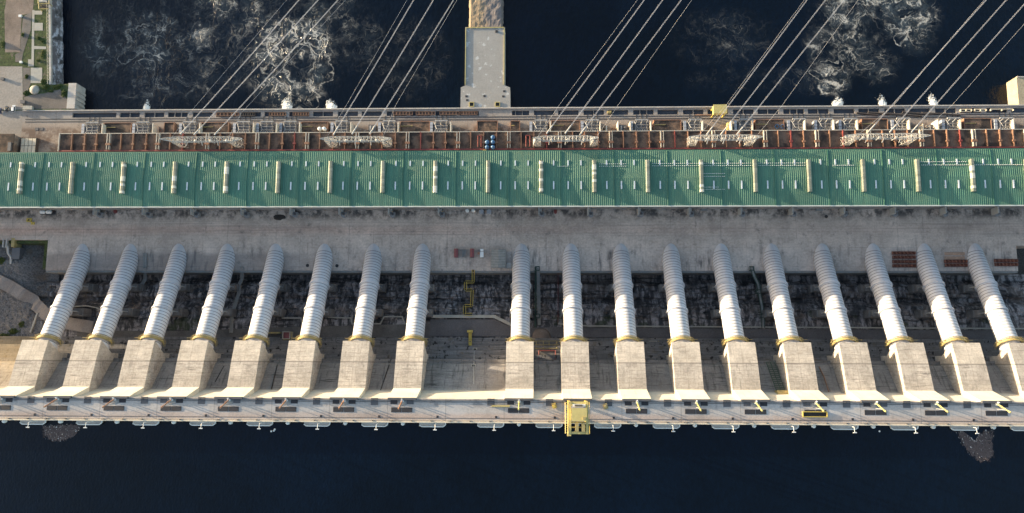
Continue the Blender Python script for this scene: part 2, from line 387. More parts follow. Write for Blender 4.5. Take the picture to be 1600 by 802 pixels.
    m['hatch'] = paint('dark_hatch_cover', (.024, .023, .029), .7, .25, .2, (.05, .045, .045))
    m['hatchgrey'] = paint('grey_hatch_cover', (.09, .09, .10), .7, .2, .3)
    m['maroon'] = paint('maroon_tarp', (.20, .06, .065), .7, .2, .3)
    m['stoplog'] = paint('orange_brown_stop_log', (.15, .05, .034), .75, .25, .4)
    m['logrib'] = paint('worn_red_rib', (.25, .10, .065), .75, .25, .4)
    m['paleorange'] = paint('pale_worn_orange', (.42, .27, .19), .8, .25, .4)
    m['black'] = paint('black', (.012, .012, .013), .7)
    m['tyre'] = paint('tyre_rubber', (.02, .02, .02), .9)
    m['glass'] = paint('dark_glass', (.02, .025, .03), .1)
    m['bluetank'] = paint('blue_steel_tank', (.07, .17, .33), .4, .15, .2)
    m['greensteel'] = paint('dark_green_steel', (.035, .07, .058), .6)
    m['walk'] = conc('walkway_concrete', (.26, .26, .255), .2, .4, .3)
    m['corr'] = None
    g = G('corrugated_sheet'); x, y, z = g.xyz()
    w = g.sstep(g.math('PINGPONG', y, .55), .1, .3, .55, 1)
    col = g.scale((.3, .285, .26), g.math('MULTIPLY', w, g.lstep(g.noise(.5, 4), .2, .8, .75, 1.2)))
    m['corr'] = g.done(col, .6)
    m['carwhite'] = paint('white_car_paint', (.75, .75, .76), .25, .04, .05)
    m['carblue'] = paint('blue_car_paint', (.06, .09, .17), .25, .04, .05)
    m['cargrey'] = paint('dark_grey_car_paint', (.09, .095, .105), .25, .04, .05)
    g = G('dark_brown_matte'); m['soil'] = g.done(g.scale((.03, .026, .025), g.lstep(g.noise(.8, 6, .75), .25, .75, .5, 1.5)), .95, bump=g.noise(1.5, 5), bs=.6)
    g = G('white_water'); n1 = g.noise(.9, 6, .75); n2 = g.noise(.28, 5, .7)
    at_ = g.n('ShaderNodeAttribute'); at_.attribute_name = 'fade'
    al = g.sstep(g.math('ADD', at_.outputs['Fac'], g.math('MULTIPLY', g.math('SUBTRACT', g.math('ADD', n1, n2), 1.0), 1.5)), .3, .62)
    m['spray'] = g.done(g.mix(g.sstep(n1, .3, .6), (.55, .57, .58), (.85, .84, .8)), .6, bump=n1, bs=.6, alpha=al)
    g = G('debris'); n1 = g.noise(1.6, 6, .8); n2 = g.noise(.35, 5, .7)
    at_ = g.n('ShaderNodeAttribute'); at_.attribute_name = 'fade'
    col = g.mix(g.sstep(n1, .42, .62), (.036, .026, .028), (.125, .092, .088))
    al = g.sstep(g.math('ADD', at_.outputs['Fac'], g.math('ADD', g.math('MULTIPLY', g.math('SUBTRACT', n2, .5), 1.6), g.math('MULTIPLY', g.math('SUBTRACT', n1, .5), .6))), .08, .34)
    m['debris'] = g.done(col, .85, alpha=al)
    m['debrisbit'] = paint('bleached_drift_litter', (.62, .58, .56), .7, .3, .2)

    # --- water
    def water(name, base, foams, wind=.5, sc=.16, loops=()):
        g = G(name)
        warp = g.noise(.035, 4, .6, None, None, 0, True)
        av = g.n('ShaderNodeVectorMath'); av.operation = 'MULTIPLY_ADD'
        g.put(av.inputs[0], warp); av.inputs[1].default_value = (34, 34, 0); g.put(av.inputs[2], g.p)
        wv = av.outputs[0]
        ripple = g.noise(sc, 6, .65, g.p); rip2 = g.noise(.6, 4, .6, g.p, (1, .45, 1))
        col = g.scale(base, g.math('MULTIPLY', g.lstep(g.noise(.012, 5, .65), .3, .7, .55, 1.45), g.lstep(g.noise(.5, 5, .75, None, (1, .5, 1)), .3, .7, .6, 1.4)))
        h = g.math('ADD', ripple, g.math('MULTIPLY', rip2, .5))
        rough = .12
        if foams:
            tot = None
            for (cx, cy, rx, ry, a) in foams:
                vm = g.mapv(g.mix(.5, g.p, wv) if False else g.p, (1 / rx, 1 / ry, 0), (-cx / rx, -cy / ry, 0))
                d = g.n('ShaderNodeVectorMath'); d.operation = 'LENGTH'; g.put(d.inputs[0], vm)
                s_ = g.sstep(d.outputs['Value'], 1.15, .35, 0, a)
                tot = s_ if tot is None else g.math('MAXIMUM', tot, s_)
            patch = g.noise(.03, 4, .6, g.mapv(g.p, (1, 1, 1), (40, 12, 0)))
            mask = g.math('MULTIPLY', tot, g.sstep(patch, .36, .6, .12, 1.3))
            def ridge(scale, dist, wd, vec, det=2.0):
                n = g.noise(scale, det, .5, vec, None, dist)
                return g.sstep(g.math('ABSOLUTE', g.math('SUBTRACT', n, .5)), 0, wd, 1, 0)
            def cells(scale, wd, vec):
                return g.sstep(g.vor(scale, vec, None, 'DISTANCE_TO_EDGE'), 0, wd, 1, 0)
            w2 = g.n('ShaderNodeVectorMath'); w2.operation = 'MULTIPLY_ADD'
            g.put(w2.inputs[0], g.noise(.12, 3, .55, g.p, None, 0, True)); w2.inputs[1].default_value = (11, 11, 0); g.put(w2.inputs[2], wv)
            v2 = w2.outputs[0]
            brk = g.sstep(g.noise(.10, 4, .6, g.p), .40, .62, .02, 1.3)
            brk2 = g.sstep(g.noise(.14, 4, .6, g.mapv(g.p, (1, 1, 1), (9, 3, 0))), .42, .62, 0, 1.2)
            r1 = ridge(.045, 1.0, .016, v2, 1.5); r1b = ridge(.045, 1.0, .075, v2, 1.5); r2 = cells(.07, .055, v2); r3 = ridge(.13, 1.3, .022, v2, 1.5); r3b = ridge(.13, 1.3, .09, v2, 1.5)
            stk = g.sstep(g.noise(1, 5, .7, wv, (.55, .09, 1)), .52, .66)
            core = g.math('MULTIPLY', g.math('ADD', r1, g.math('MULTIPLY', r2, .8)), brk)
            core = g.math('ADD', core, g.math('MULTIPLY', g.math('MULTIPLY', r3, .75), brk2))
            soft = g.math('ADD', g.math('MULTIPLY', g.math('MULTIPLY', r1b, brk), .20), g.math('ADD', g.math('MULTIPLY', g.math('MULTIPLY', r3b, brk2), .16), g.math('MULTIPLY', g.math('MULTIPLY', stk, brk2), .22)))
            ln = g.math('ADD', core, soft)
            fib = g.sstep(g.noise(1.1, 5, .72, g.p), .34, .64, .45, 1.2)
            foam = g.math('MULTIPLY', g.math('MULTIPLY', ln, fib), g.math('MULTIPLY', g.math('POWER', mask, 1.25), 1.25), clamp=True)
            for (lx, ly, lr, lw, la) in loops:
                vm = g.mapv(v2, (1 / lr, 1 / (lr * .85), 0), (-lx / lr, -ly / (lr * .85), 0))
                d_ = g.n('ShaderNodeVectorMath'); d_.operation = 'LENGTH'; g.put(d_.inputs[0], vm)
                rg = g.sstep(g.math('ABSOLUTE', g.math('SUBTRACT', d_.outputs['Value'], 1.0)), 0, lw, la, 0)
                foam = g.math('MAXIMUM', foam, g.math('MULTIPLY', g.math('MULTIPLY', rg, fib), g.sstep(g.noise(.16, 3, .6, g.mapv(g.p, (1, 1, 1), (3, 8, 0))), .36, .56, .1, 1.1)), clamp=True)
            haze = g.math('MULTIPLY', g.math('MULTIPLY', mask, g.sstep(g.noise(.1, 7, .75, v2), .32, .76)), .5, clamp=True)
            col = g.mix(haze, col, (.13, .165, .19))
            col = g.mix(g.math('MULTIPLY', foam, .8), col, (.60, .57, .52))
            h = g.math('ADD', h, g.math('MULTIPLY', g.math('MULTIPLY', r3, mask), .6))
            rough = g.math('ADD', .12, g.math('MULTIPLY', foam, .5), clamp=True)
        return g.done(col, rough, bump=h, bs=wind, bd=1.0, spec=.26)
    def fp(u, v, ru, rv, a):
        p = at(u, v, WZ); return (p.x, p.y, ru / 2.2, rv / 2.2, a)
    def lp(u, v, r, w, a):
        p = at(u, v, WZ); return (p.x + 19.5, p.y + 19.5, r / 2.2, w, a)
    m['tailwater'] = water('tailrace_water_surface', (.0006, .0030, .0090), [
        fp(458, 90, 80, 90, 1.0), fp(480, 85, 52, 78, 1.05), fp(450, 10, 120, 60, .45), fp(205, 70, 85, 75, .5), fp(300, 35, 110, 80, .38), fp(345, 105, 60, 50, .22), fp(250, 140, 120, 35, .22),
        fp(1300, 125, 30, 30, 1.15), fp(1310, 60, 55, 70, .62), fp(1330, 10, 70, 40, .5), fp(1370, 90, 40, 45, .5), fp(1415, 25, 55, 50, .72), fp(1430, 60, 35, 30, .5), fp(1130, 60, 90, 50, .13), fp(1160, 125, 90, 25, .13),
        fp(640, 90, 70, 70, .16), fp(560, 60, 50, 60, .22), fp(1260, 125, 60, 30, .2)], .45, .16, [lp(1300, 128, 13, .32, 1.0), lp(1284, 108, 10, .2, .7), lp(1420, 47, 12, .2, .8), lp(1306, 92, 11, .16, .6), lp(1355, 95, 9, .16, .55), lp(500, 62, 22, .14, .8), lp(462, 100, 34, .09, .6), lp(480, 142, 26, .12, .65), lp(425, 45, 11, .18, .5), lp(492, 95, 36, .07, .6), lp(205, 78, 14, .14, .35), lp(222, 50, 17, .1, .3)])
    m['reswater'] = water('reservoir_water_surface', (.0007, .0030, .0085), None, .22, .8)
setup_materials()

# ------------------------------------------------------------------ mesh building
class MB:
    def __init__(s): s.v = []; s.f = []; s.mi = []; s.cur = 0; s.smooth = []
    def add(s, vs, fs, sm=False):
        b = len(s.v); s.v += [tuple(p) for p in vs]
        for f in fs: s.f.append(tuple(b + i for i in f)); s.mi.append(s.cur); s.smooth.append(sm)
        return s
    def box(s, x0, x1, y0, y1, z0, z1):
        if x0 > x1: x0, x1 = x1, x0
        if y0 > y1: y0, y1 = y1, y0
        if z0 > z1: z0, z1 = z1, z0
        return s.add([(x0, y0, z0), (x1, y0, z0), (x1, y1, z0), (x0, y1, z0), (x0, y0, z1), (x1, y0, z1), (x1, y1, z1), (x0, y1, z1)],
                     [(0, 3, 2, 1), (4, 5, 6, 7), (0, 1, 5, 4), (1, 2, 6, 5), (2, 3, 7, 6), (3, 0, 4, 7)])
    def cbox(s, c, sx, sy, sz, rz=0):
        """box standing on c, turned by rz"""
        m = Matrix.Rotation(rz, 3, 'Z'); vs = []
        for z in (0, sz):
            for x, y in ((-1, -1), (1, -1), (1, 1), (-1, 1)):
                vs.append(Vector(c) + m @ Vector((x * sx / 2, y * sy / 2, z)))
        return s.add(vs, [(0, 3, 2, 1), (4, 5, 6, 7), (0, 1, 5, 4), (1, 2, 6, 5), (2, 3, 7, 6), (3, 0, 4, 7)])
    def prism(s, pts, z0, z1):
        pts = [(p[0], p[1]) for p in pts]
        a = sum(pts[i][0] * pts[(i + 1) % len(pts)][1] - pts[(i + 1) % len(pts)][0] * pts[i][1] for i in range(len(pts)))
        if a < 0: pts = pts[::-1]
        n = len(pts)
        s.add([(x, y, z0) for x, y in pts] + [(x, y, z1) for x, y in pts],
              [tuple(range(n))[::-1], tuple(range(n, 2 * n))] + [(i, (i + 1) % n, n + (i + 1) % n, n + i) for i in range(n)])
        return s
    def xprism(s, yz, x0, x1):
        """profile in (y, z) drawn out along x"""
        a = sum(yz[i][0] * yz[(i + 1) % len(yz)][1] - yz[(i + 1) % len(yz)][0] * yz[i][1] for i in range(len(yz)))
        if a < 0: yz = yz[::-1]
        n = len(yz)
        s.add([(x0, y, z) for y, z in yz] + [(x1, y, z) for y, z in yz],
              [tuple(range(n))[::-1], tuple(range(n, 2 * n))] + [(i, (i + 1) % n, n + (i + 1) % n, n + i) for i in range(n)])
        return s
    def cyl(s, p0, p1, r0, r1=None, n=10, caps=True, sm=True):
        p0 = Vector(p0); p1 = Vector(p1); r1 = r0 if r1 is None else r1
        d = (p1 - p0).normalized(); a = Vector((0, 0, 1)) if abs(d.z) < .9 else Vector((1, 0, 0))
        x = d.cross(a).normalized(); y = d.cross(x)
        vs = []
        for p, r in ((p0, r0), (p1, r1)):
            for i in range(n):
                t = 2 * math.pi * i / n; vs.append(p + x * (r * math.cos(t)) + y * (r * math.sin(t)))
        s.add(vs, [(i, n + i, n + (i + 1) % n, (i + 1) % n) for i in range(n)], sm)
        if caps: s.add(vs, [tuple(range(n)), tuple(range(2 * n - 1, n - 1, -1))])
        return s
    def bar(s, p0, p1, w=.15): return s.cyl(p0, p1, w, n=4, sm=False)
    def line(s, pts, w=.15, n=4):
        for a, b in zip(pts, pts[1:]): s.cyl(a, b, w, n=n, sm=False)
        return s
    def rev(s, base, prof, n=16):
        """turned shape: prof is (radius, height) pairs about a vertical axis at base"""
        b = Vector(base); vs = []; k = len(prof)
        for r, h in prof:
            for i in range(n):
                t = 2 * math.pi * i / n; vs.append((b.x + r * math.cos(t), b.y + r * math.sin(t), b.z + h))
        fs = [(q * n + i, q * n + (i + 1) % n, (q + 1) * n + (i + 1) % n, (q + 1) * n + i) for q in range(k - 1) for i in range(n)]
        fs += [tuple(range(n))[::-1], tuple(range((k - 1) * n, k * n))]
        return s.add(vs, fs, True)
    def mat(s, i): s.cur = i; return s
    def build(s, name, mats, parent=None, origin=None):
        me = bpy.data.meshes.new(name)
        o_ = Vector(origin) if origin is not None else (Vector(parent['_w']) if parent is not None and '_w' in parent else Vector((0, 0, 0)))
        me.from_pydata([(p[0] - o_.x, p[1] - o_.y, p[2] - o_.z) for p in s.v], [], s.f)
        if not isinstance(mats, (list, tuple)): mats = [mats]
        for k in mats: me.materials.append(MAT[k])
        me.polygons.foreach_set('material_index', s.mi)
        me.polygons.foreach_set('use_smooth', s.smooth)
        me.update()
        ob = bpy.data.objects.new(name, me); COL.objects.link(ob)
        if parent is not None:
            ob.parent = parent
            pw = Vector(parent['_w']) if '_w' in parent else Vector((0, 0, 0))
            ob.location = o_ - pw
        else: ob.location = o_
        ob['_w'] = tuple(o_)
        return ob

def tag(o, label=None, cat=None, group=None, kind=None):
    if label: o['label'] = label
    if cat: o['category'] = cat
    if group: o['group'] = group
    if kind: o['kind'] = kind
    return o
def thing(name, label, cat, loc=(0, 0, 0), group=None):
    o = bpy.data.objects.new(name, None); COL.objects.link(o); o.location = loc
    o['_w'] = tuple(loc); o.empty_display_size = 2
    return tag(o, label, cat, group)
def struct(mb, name, mats, origin=None):
    return tag(mb.build(name, mats, None, origin), kind='structure')
def dup(root, loc, label, group=None):
    d = Vector(loc)
    def cp(o, par):
        c = o.copy(); COL.objects.link(c); c.parent = par
        for ch in o.children: cp(ch, c)
        return c
    c = cp(root, None); c.location = d; c['_w'] = tuple(d); c['label'] = label
    if group: c['group'] = group
    return c
ORD = 'first second third fourth fifth sixth seventh eighth ninth tenth eleventh twelfth thirteenth fourteenth fifteenth sixteenth seventeenth eighteenth nineteenth twentieth twenty-first twenty-second twenty-third twenty-fourth twenty-fifth twenty-sixth'.split()
def nth(k, total):
    """which one of a row, counted from the nearer end of the photograph"""
    if k == 0: return 'leftmost'
    if k == total - 1: return 'rightmost'
    return ORD[k] + ' from the left'

XL, XR = -640.0, 470.0
# ================================================================== SETTING
ZD = 10.0      # downstream deck
b = MB(); b.add([(-1500, 93, WZ), (1500, 93, WZ), (1500, 900, WZ), (-1500, 900, WZ)], [(0, 1, 2, 3)])
struct(b, 'tailrace_water', 'tailwater')
b = MB(); b.add([(-1500, -800, 65), (1500, -800, 65), (1500, -116.2, 65), (-1500, -116.2, 65)], [(0, 1, 2, 3)])
struct(b, 'reservoir_water', 'reswater')
b = MB(); b.add([(-3000, -3000, -40), (3000, -3000, -40), (3000, 3000, -40), (-3000, 3000, -40)], [(0, 1, 2, 3)])
struct(b, 'ground', 'gravel')

# upstream deck between the powerhouse and the penstocks (notched at both ends where rock shows)
xl, xr = at(73, 400, 0).x, at(1589, 400, 0).x
yn = at(40, 375, 0).y; ye = -18.9
b = MB(); b.prism([(XL, 25), (XL, yn), (xl, yn), (xl, ye), (xr, ye), (xr, at(1590, 384, 0).y), (XR, at(1590, 384, 0).y), (XR, 25)], -14, 0)
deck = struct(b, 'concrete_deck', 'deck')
# narrow lower ledge and gutter along the deck edge
b = MB(); b.box(xl, xr, ye - .9, ye - .02, -14, -.9)
b.box(xl, xr, ye - 1.25, ye - .9, -14, -.5)
struct(b, 'kerb', 'walk')

# ------------------------------------------------------------------ rock valley (one sheet of terrain)
def smooth(t): t = max(0, min(1, t)); return t * t * (3 - 2 * t)
def valley_z(x, y):
    """blasted rock rising in two benches towards the dam"""
    n1 = mnoise.fractal(Vector((x * .05, y * .09, 1.7)), 1.0, 2.0, 5)
    n2 = mnoise.fractal(Vector((x * .22, y * .3, 5.1)), 1.0, 2.0, 5)
    cell = mnoise.cell(Vector((x * .16 + n1 * 1.2, y * .3 + n1, 3.0)))
    z = -15.5
    z += 6.0 * smooth((-23.5 - y + n1 * 1.5) / 5.0)
    z += 1.2 * smooth((-30 - y) / 5.0)
    z -= 2.6 * smooth((-36.2 - y + n1) / .9) * (1 - smooth((-38.5 - y) / 2.5))
    z += 5.0 * smooth((-39.0 - y + n1 * 1.3) / 5.5)
    z += 1.2 * smooth((-46 - y) / 5)
    rough = smooth((-22 - y) / 4.0) * (1 - smooth((-51 - y) / 3))
    z += rough * (n1 * 1.3 + n2 * 1.1 + (cell - .5) * 1.1)
    return z
b = MB(); nx, ny = 620, 64
gx = [xl - 2 + (XR - xl + 2) * i / nx for i in range(nx + 1)]; gy = [ye - .5 + (-66 - ye + .5) * k / ny for k in range(ny + 1)]
vs = [(x, y, valley_z(x, y)) for y in gy for x in gx]
fs = [(k * (nx + 1) + i, (k + 1) * (nx + 1) + i, (k + 1) * (nx + 1) + i + 1, k * (nx + 1) + i + 1) for k in range(ny) for i in range(nx)]
b.add(vs, fs); struct(b, 'rock_terrain', 'rock')

# left slope: gravel bank with rock, cut off from the deck
def bank_z(x, y):
    n1 = mnoise.fractal(Vector((x * .06, y * .06, 9.7)), 1.0, 2.0, 5); n2 = mnoise.fractal(Vector((x * .4, y * .4, 2.7)), 1.0, 2.0, 4)
    t = smooth((yn - .5 - y) / 16.0)
    z = -9 + 5.5 * t + n1 * 1.2 + n2 * .5
    d = smooth((x - (xl - 22)) / 18.0)          # falls into the valley at its right side
    return z * (1 - d) + d * max(-14, valley_z(x, y) + n2 * .6)
b = MB(); nx, ny = 150, 70
gx = [-560 + (xl + 1.5 + 560) * (i / nx) ** .55 for i in range(nx + 1)]; gy = [yn + 1 + (-76 - yn - 1) * k / ny for k in range(ny + 1)]
vs = [(x, y, bank_z(x, y)) for y in gy for x in gx]
fs = [(k * (nx + 1) + i, (k + 1) * (nx + 1) + i, (k + 1) * (nx + 1) + i + 1, k * (nx + 1) + i + 1) for k in range(ny) for i in range(nx)]
b.add(vs, fs); struct(b, 'bank_terrain', 'gravel')
def ribbon(name, pts, w, z, matk, zf=None, kind='structure'):
    """a flat strip of width w following pixel points"""
    c = [at(u, v, z if zf is None else -4) for u, v in pts]
    # resample with a smooth curve
    q = []
    for i in range(len(c) - 1):
        p0 = c[max(0, i - 1)]; p1 = c[i]; p2 = c[i + 1]; p3 = c[min(len(c) - 1, i + 2)]
        for t in [k / 8 for k in range(8)]:
            q.append(.5 * ((2 * p1) + (p2 - p0) * t + (2 * p0 - 5 * p1 + 4 * p2 - p3) * t * t + (3 * p1 - p0 - 3 * p2 + p3) * t ** 3))
    q.append(c[-1]); vs = []
    for i, p in enumerate(q):
        d = (q[min(i + 1, len(q) - 1)] - q[max(i - 1, 0)]); d.z = 0; d.normalize(); nrm = Vector((-d.y, d.x, 0))
        for sgn in (-1, 1):
            r = p + nrm * (sgn * w / 2); r.z = (zf(p.x, p.y) if zf else z); vs.append(r)
    bb = MB(); bb.add(vs, [(2 * i, 2 * i + 2, 2 * i + 3, 2 * i + 1) for i in range(len(q) - 1)])
    return tag(bb.build(name, matk), kind=kind)
ribbon('dirt_road', [(-60, 428), (-10, 436), (18, 448), (45, 466), (72, 488), (100, 503), (150, 512)], 8.5, 0, 'dirtroad', lambda x, y: bank_z(min(x, xl), y) + 2.3)

# service road and its pad at the toe of the dam
def slabpoly(name, pts, z, matk, th=1.5):
    bb = MB(); bb.prism(poly(pts, z), z - th, z); return struct(bb, name, matk)
slabpoly('service_road', [(880, 511), (1240, 514), (1660, 517), (1660, 534), (1240, 530), (880, 527), (790, 526), (672, 526), (672, 499), (772, 499), (806, 513)], -1.6, 'asphalt')
slabpoly('service_path', [(120, 517), (300, 517), (420, 512), (672, 506), (672, 527), (120, 531)], -1.9, 'greyyard')

# downstream deck (its gate slots are real openings)
yA, yB, yC, yD = at(800, 170.2, ZD).y, at(800, 172.9, ZD).y, at(800, 180.4, ZD).y, at(800, 236, ZD).y - 6
x0d = at(36, 180, ZD).x
b = MB(); b.box(x0d, XR, yC, 62.4, -30, ZD); b.box(x0d, XR, yB, yA, -30, ZD)
slots = []
k0 = at(184.6, 180, ZD).x
for i in range(-1, 21):
    xc = k0 + P * i
    if xc < at(110, 180, ZD).x: continue
    u0 = 800 + (xc - at(800, 180, ZD).x) * 2.3
    b.box(xc - 1.3, xc + 1.3, yC, yB, -30, ZD)
    b.box(xc + 15.3, xc + 15.3 + 3.4, yC, yB, -30, ZD)
    slots += [(xc + 1.3, xc + 15.3), (xc + 18.7, xc + P - 1.3)]
b.box(x0d, at(113, 180, ZD).x, yC, yB, -30, ZD)
b.box(at(748, 180, ZD).x, at(800, 180, ZD).x, yC, yB, -30, ZD - .02)
ddeck = struct(b, 'downstream_deck', 'beige')
b = MB(); b.box(x0d, XR, yC + .01, yB - .01, ZD - 2.6, ZD - 1.4); b.build('slot_floor', 'slotdark', ddeck)
b = MB()
for (a, c) in slots:
    n = random.choice([1, 2, 2, 3])
    for k in range(1, n): b.box(a + (c - a) * k / n - .14, a + (c - a) * k / n + .14, yC, yB, ZD - 1.4, ZD - .2)
b.build('slot_divider', 'beige', ddeck)
b = MB(); b.box(x0d, XR, yA, yA + .7, -30, ZD + 1.1); b.build('parapet', 'parapet', ddeck)
b = MB()
for v in (182.8, 186.8):
    y = at(800, v, ZD).y; b.box(x0d + 2, XR, y - .28, y + .28, ZD, ZD + .18)
b.build('rail', 'rail', ddeck)

# left river bank: lawn, yards and paths on one level
yP = yA + .72
lb = MB(); q_ = poly([(-420, -300), (74.5, -300), (76.8, 0), (78, 133), (108, 131), (108, 170)], ZD)
lb.prism([p.xy for p in q_] + [(q_[-1].x, yP), (-700, yP), (-700, q_[0].y)], -30, ZD)
struct(lb, 'lawn', 'grass')
lb = MB(); lb.box(-700, x0d - .02, 50, yP - .02, -30, ZD); struct(lb, 'pavement', 'lot')
def sheet(name, pts, matk, k=1):
    bb = MB(); q = poly(pts, ZD); zz = ZD + .03 * k
    a = sum(q[i].x * q[(i + 1) % len(q)].y - q[(i + 1) % len(q)].x * q[i].y for i in range(len(q)))
    if a < 0: q = q[::-1]
    bb.add([(p.x, p.y, zz) for p in q], [tuple(range(len(q)))]); return struct(bb, name, matk)
sheet('parking_lot', [(-60, 104), (35, 104), (36, 171.5), (-60, 171.5)], 'lot', 1)
sheet('dirt_yard', [(7, 17), (14, -20), (55, -20), (51, 20), (34, 24), (31, 82), (8, 82)], 'dirt', 1)
sheet('gravel_path', [(36, 26), (50, 19), (48, 48), (36, 84), (34, 97), (24, 97), (24, 85), (31, 82), (33, 60)], 'greyyard', 2)
for pc in ([(50.5, 16), (54, 16), (53, 104), (49, 104)], [(54, 17), (66, 17), (66, 23), (54, 23)], [(53.6, 36), (67, 36), (67, 48), (53.4, 48)], [(53.2, 72), (72, 73), (72, 77), (53.2, 77)], [(48, 106), (66, 106), (66, 130), (48, 130)], [(44, 93), (49, 93), (49, 104), (44, 104)]):
    sheet('footpath', pc, 'path', 3)
sheet('gravel_yard', [(37, 152), (52, 148), (70, 146), (84, 142), (94, 140), (107, 158), (107, 170), (37, 170.5)], 'greyyard', 2)
sheet('bare_yard', [(36, 106), (47, 106), (48, 131), (40, 150), (36, 152)], 'greyyard', 2)

# ================================================================== POWERHOUSE
YS, YN, YR = 18.4, 54.4, 36.4
ZE, ZR = 38.6, 39.7
ph = thing('powerhouse', 'long powerhouse hall under a green ribbed metal roof with pale ridge vents', 'powerhouse', (0, 37, 0))
b = MB(); b.box(XL + 2, XR - 2, 23.6, 24.6, 0, 38); b.box(XL + 2, XR - 2, 52.4, 53.4, ZD, 38); b.box(XL + 2, XL + 3, 24.6, 52.4, 0, 38); b.box(XR - 3, XR - 2, 24.6, 52.4, 0, 38)
b.build('wall', 'wall', ph)
b = MB(); sp = 1.27; n = int((XR - XL) / sp)
prof = []
for i in range(n):
    x = XL + i * sp
    prof += [(x, 0), (x + sp * .62, 0), (x + sp * .72, .12), (x + sp * .9, .12)]
prof.append((XL + n * sp, 0))
vs = []
for x, h in prof: vs += [(x, YS, ZE + h), (x, YR, ZR + h), (x, YN, ZE + h)]
fs = []
for i in range(len(prof) - 1): fs += [(3 * i, 3 * i + 3, 3 * i + 4, 3 * i + 1), (3 * i + 1, 3 * i + 4, 3 * i + 5, 3 * i + 2)]
b.add(vs, fs)
b.add([(XL, YS, 38), (XR, YS, 38), (XR, YN, 38), (XL, YN, 38)], [(0, 3, 2, 1)])
b.build('roof', 'roof', ph)
b = MB(); b.box(XL, XR, YS - .7, YS - .02, 37.9, ZE + .1); b.build('gutter', 'gutter', ph)
b = MB(); b.box(XL, XR, YN + .02, YN + .6, 37.7, ZE - .1); b.build('gutter', 'roofdark', ph)
ZVB = ZE + .6
def roof_z(y): return ZE + (ZR - ZE) * (1 - abs(y - YR) / (YN - YR) if y > YR else 1 - (YR - y) / (YR - YS)) + .17
v0 = None; sk0 = None; nsk = 0; extra = MB()
VY0, VY1 = 26.7, 47.4
for j in range(-1, 21):
    X = P * (j - 9) - 20.7
    if v0 is None:
        vb = MB(); vb.mat(0).box(X - 1.05, X + 1.05, VY0, VY1, ZVB, ZR + 1.55)
        vb.add([(X - 1.35, VY0 - .2, ZR + 1.55), (X + 1.35, VY0 - .2, ZR + 1.55), (X + 1.35, VY1 + .2, ZR + 1.55), (X - 1.35, VY1 + .2, ZR + 1.55), (X - .7, VY0, ZR + 2.05), (X + .7, VY0, ZR + 2.05), (X + .7, VY1, ZR + 2.05), (X - .7, VY1, ZR + 2.05)],
               [(0, 3, 2, 1), (4, 5, 6, 7), (0, 1, 5, 4), (1, 2, 6, 5), (2, 3, 7, 6), (3, 0, 4, 7)])
        v0 = vb.build('ridge_vent', 'vent', ph, origin=(X, 37.6, ZR)); xv0 = X
    else:
        c = v0.copy(); COL.objects.link(c); c.location.x = v0.location.x + (X - xv0)
    for (dx, y0, y1) in ((8.0, 44.6, 48), (17.3, 44.6, 48), (25.6, 44.6, 48), (8.0, 29, 34.2), (17.3, 29, 34.2), (25.6, 29, 34.2)):
        xs = X + dx; zz = roof_z((y0 + y1) / 2) + .22
        inview = -350 < xs < 330
        if inview and nsk < 100:
            nsk += 1
            if sk0 is None or sk0[1] != y1:
                sb = MB(); sb.box(xs - .42, xs + .42, y0, y1, zz - .5, zz); o = sb.build('skylight', 'skylight', ph, origin=(xs, y0, zz)); sk0 = (o, y1, xs)
            else:
                c = sk0[0].copy(); COL.objects.link(c); c.location.x = sk0[0].location.x + xs - sk0[2]
        elif -420 < xs < 420: extra.box(xs - .42, xs + .42, y0, y1, zz - .5, zz)
o = extra.build('skylight', 'skylight', ph); o['kind'] = 'stuff'
# expansion joints of the roof, walkway anchor dots
j0 = None
for j in range(-1, 21):
    X = P * (j - 9) - 20.7 + 12.9
    b = MB(); b.xprism([(YS, ZE + .1), (YS, ZE + .42), (YR, ZR + .42), (YN, ZE + .42), (YN, ZE + .1)], X - .15, X + .15)
    if j0 is None: j0 = b.build('expansion_joint', 'roofdark', ph, origin=(X, YS, ZE)); xj = X
    else:
        c = j0.copy(); COL.objects.link(c); c.location.x = j0.location.x + X - xj
for (u0, u1, v) in ((872, 890, 260), (937, 978, 256.3), (937, 978, 260), (1020, 1260, 255.6), (1020, 1260, 259.3), (1302, 1336, 258.5), (1436, 1512, 253), (1440, 1600, 258), (1100, 1132, 271.5), (1100, 1132, 276), (1100, 1124, 292.6), (1100, 1132, 296)):
    b = MB(); y = at(u0, v, 39.5).y; x = at(u0, v, 39.5).x; x1 = at(u1, v, 39.5).x
    while x < x1:
        b.box(x - .17, x + .17, y - .17, y + .17, roof_z(y) - .2, roof_z(y) + .3); b.box(x - .64, x + .64, y - .03, y + .03, roof_z(y) + .1, roof_z(y) + .16); x += 1.27
    b.build('anchor_line', 'white', ph)

# ================================================================== TRANSFORMER GALLERY
ZG = 21.6
gal = thing('transformer_gallery', 'long flat gallery roof of brown stained bays split by rust orange beams', 'gallery', (0, 66, ZD))
gx0 = at(94, 222, ZG).x; GY0, GY1 = 55.9 + .6, at(800, 206.6, ZG).y
GYs = at(800, 234.3, ZG).y
b = MB(); b.box(gx0, XR, GYs - 4, GY1, ZD, ZG); b.build('roof', 'brown', gal, origin=(0, 66, ZD))
b = MB(); b.box(gx0, XR, GYs - .2, GYs + .75, ZG + .3, ZG + .95); b.build('fire_pipe', 'beamred', gal)
b = MB(); b.box(gx0 - .6, gx0 - .02, GYs, GY1 + .3, ZD, ZG + 1.2); b.box(gx0, XR, GY1 + .02, GY1 + .5, ZD, ZG + .5); b.build('edge_wall', 'beampale', gal)
reds = {8, 15, 22, 30, 37, 44, 47, 54, 61, 66}
bt = None; nb = 0
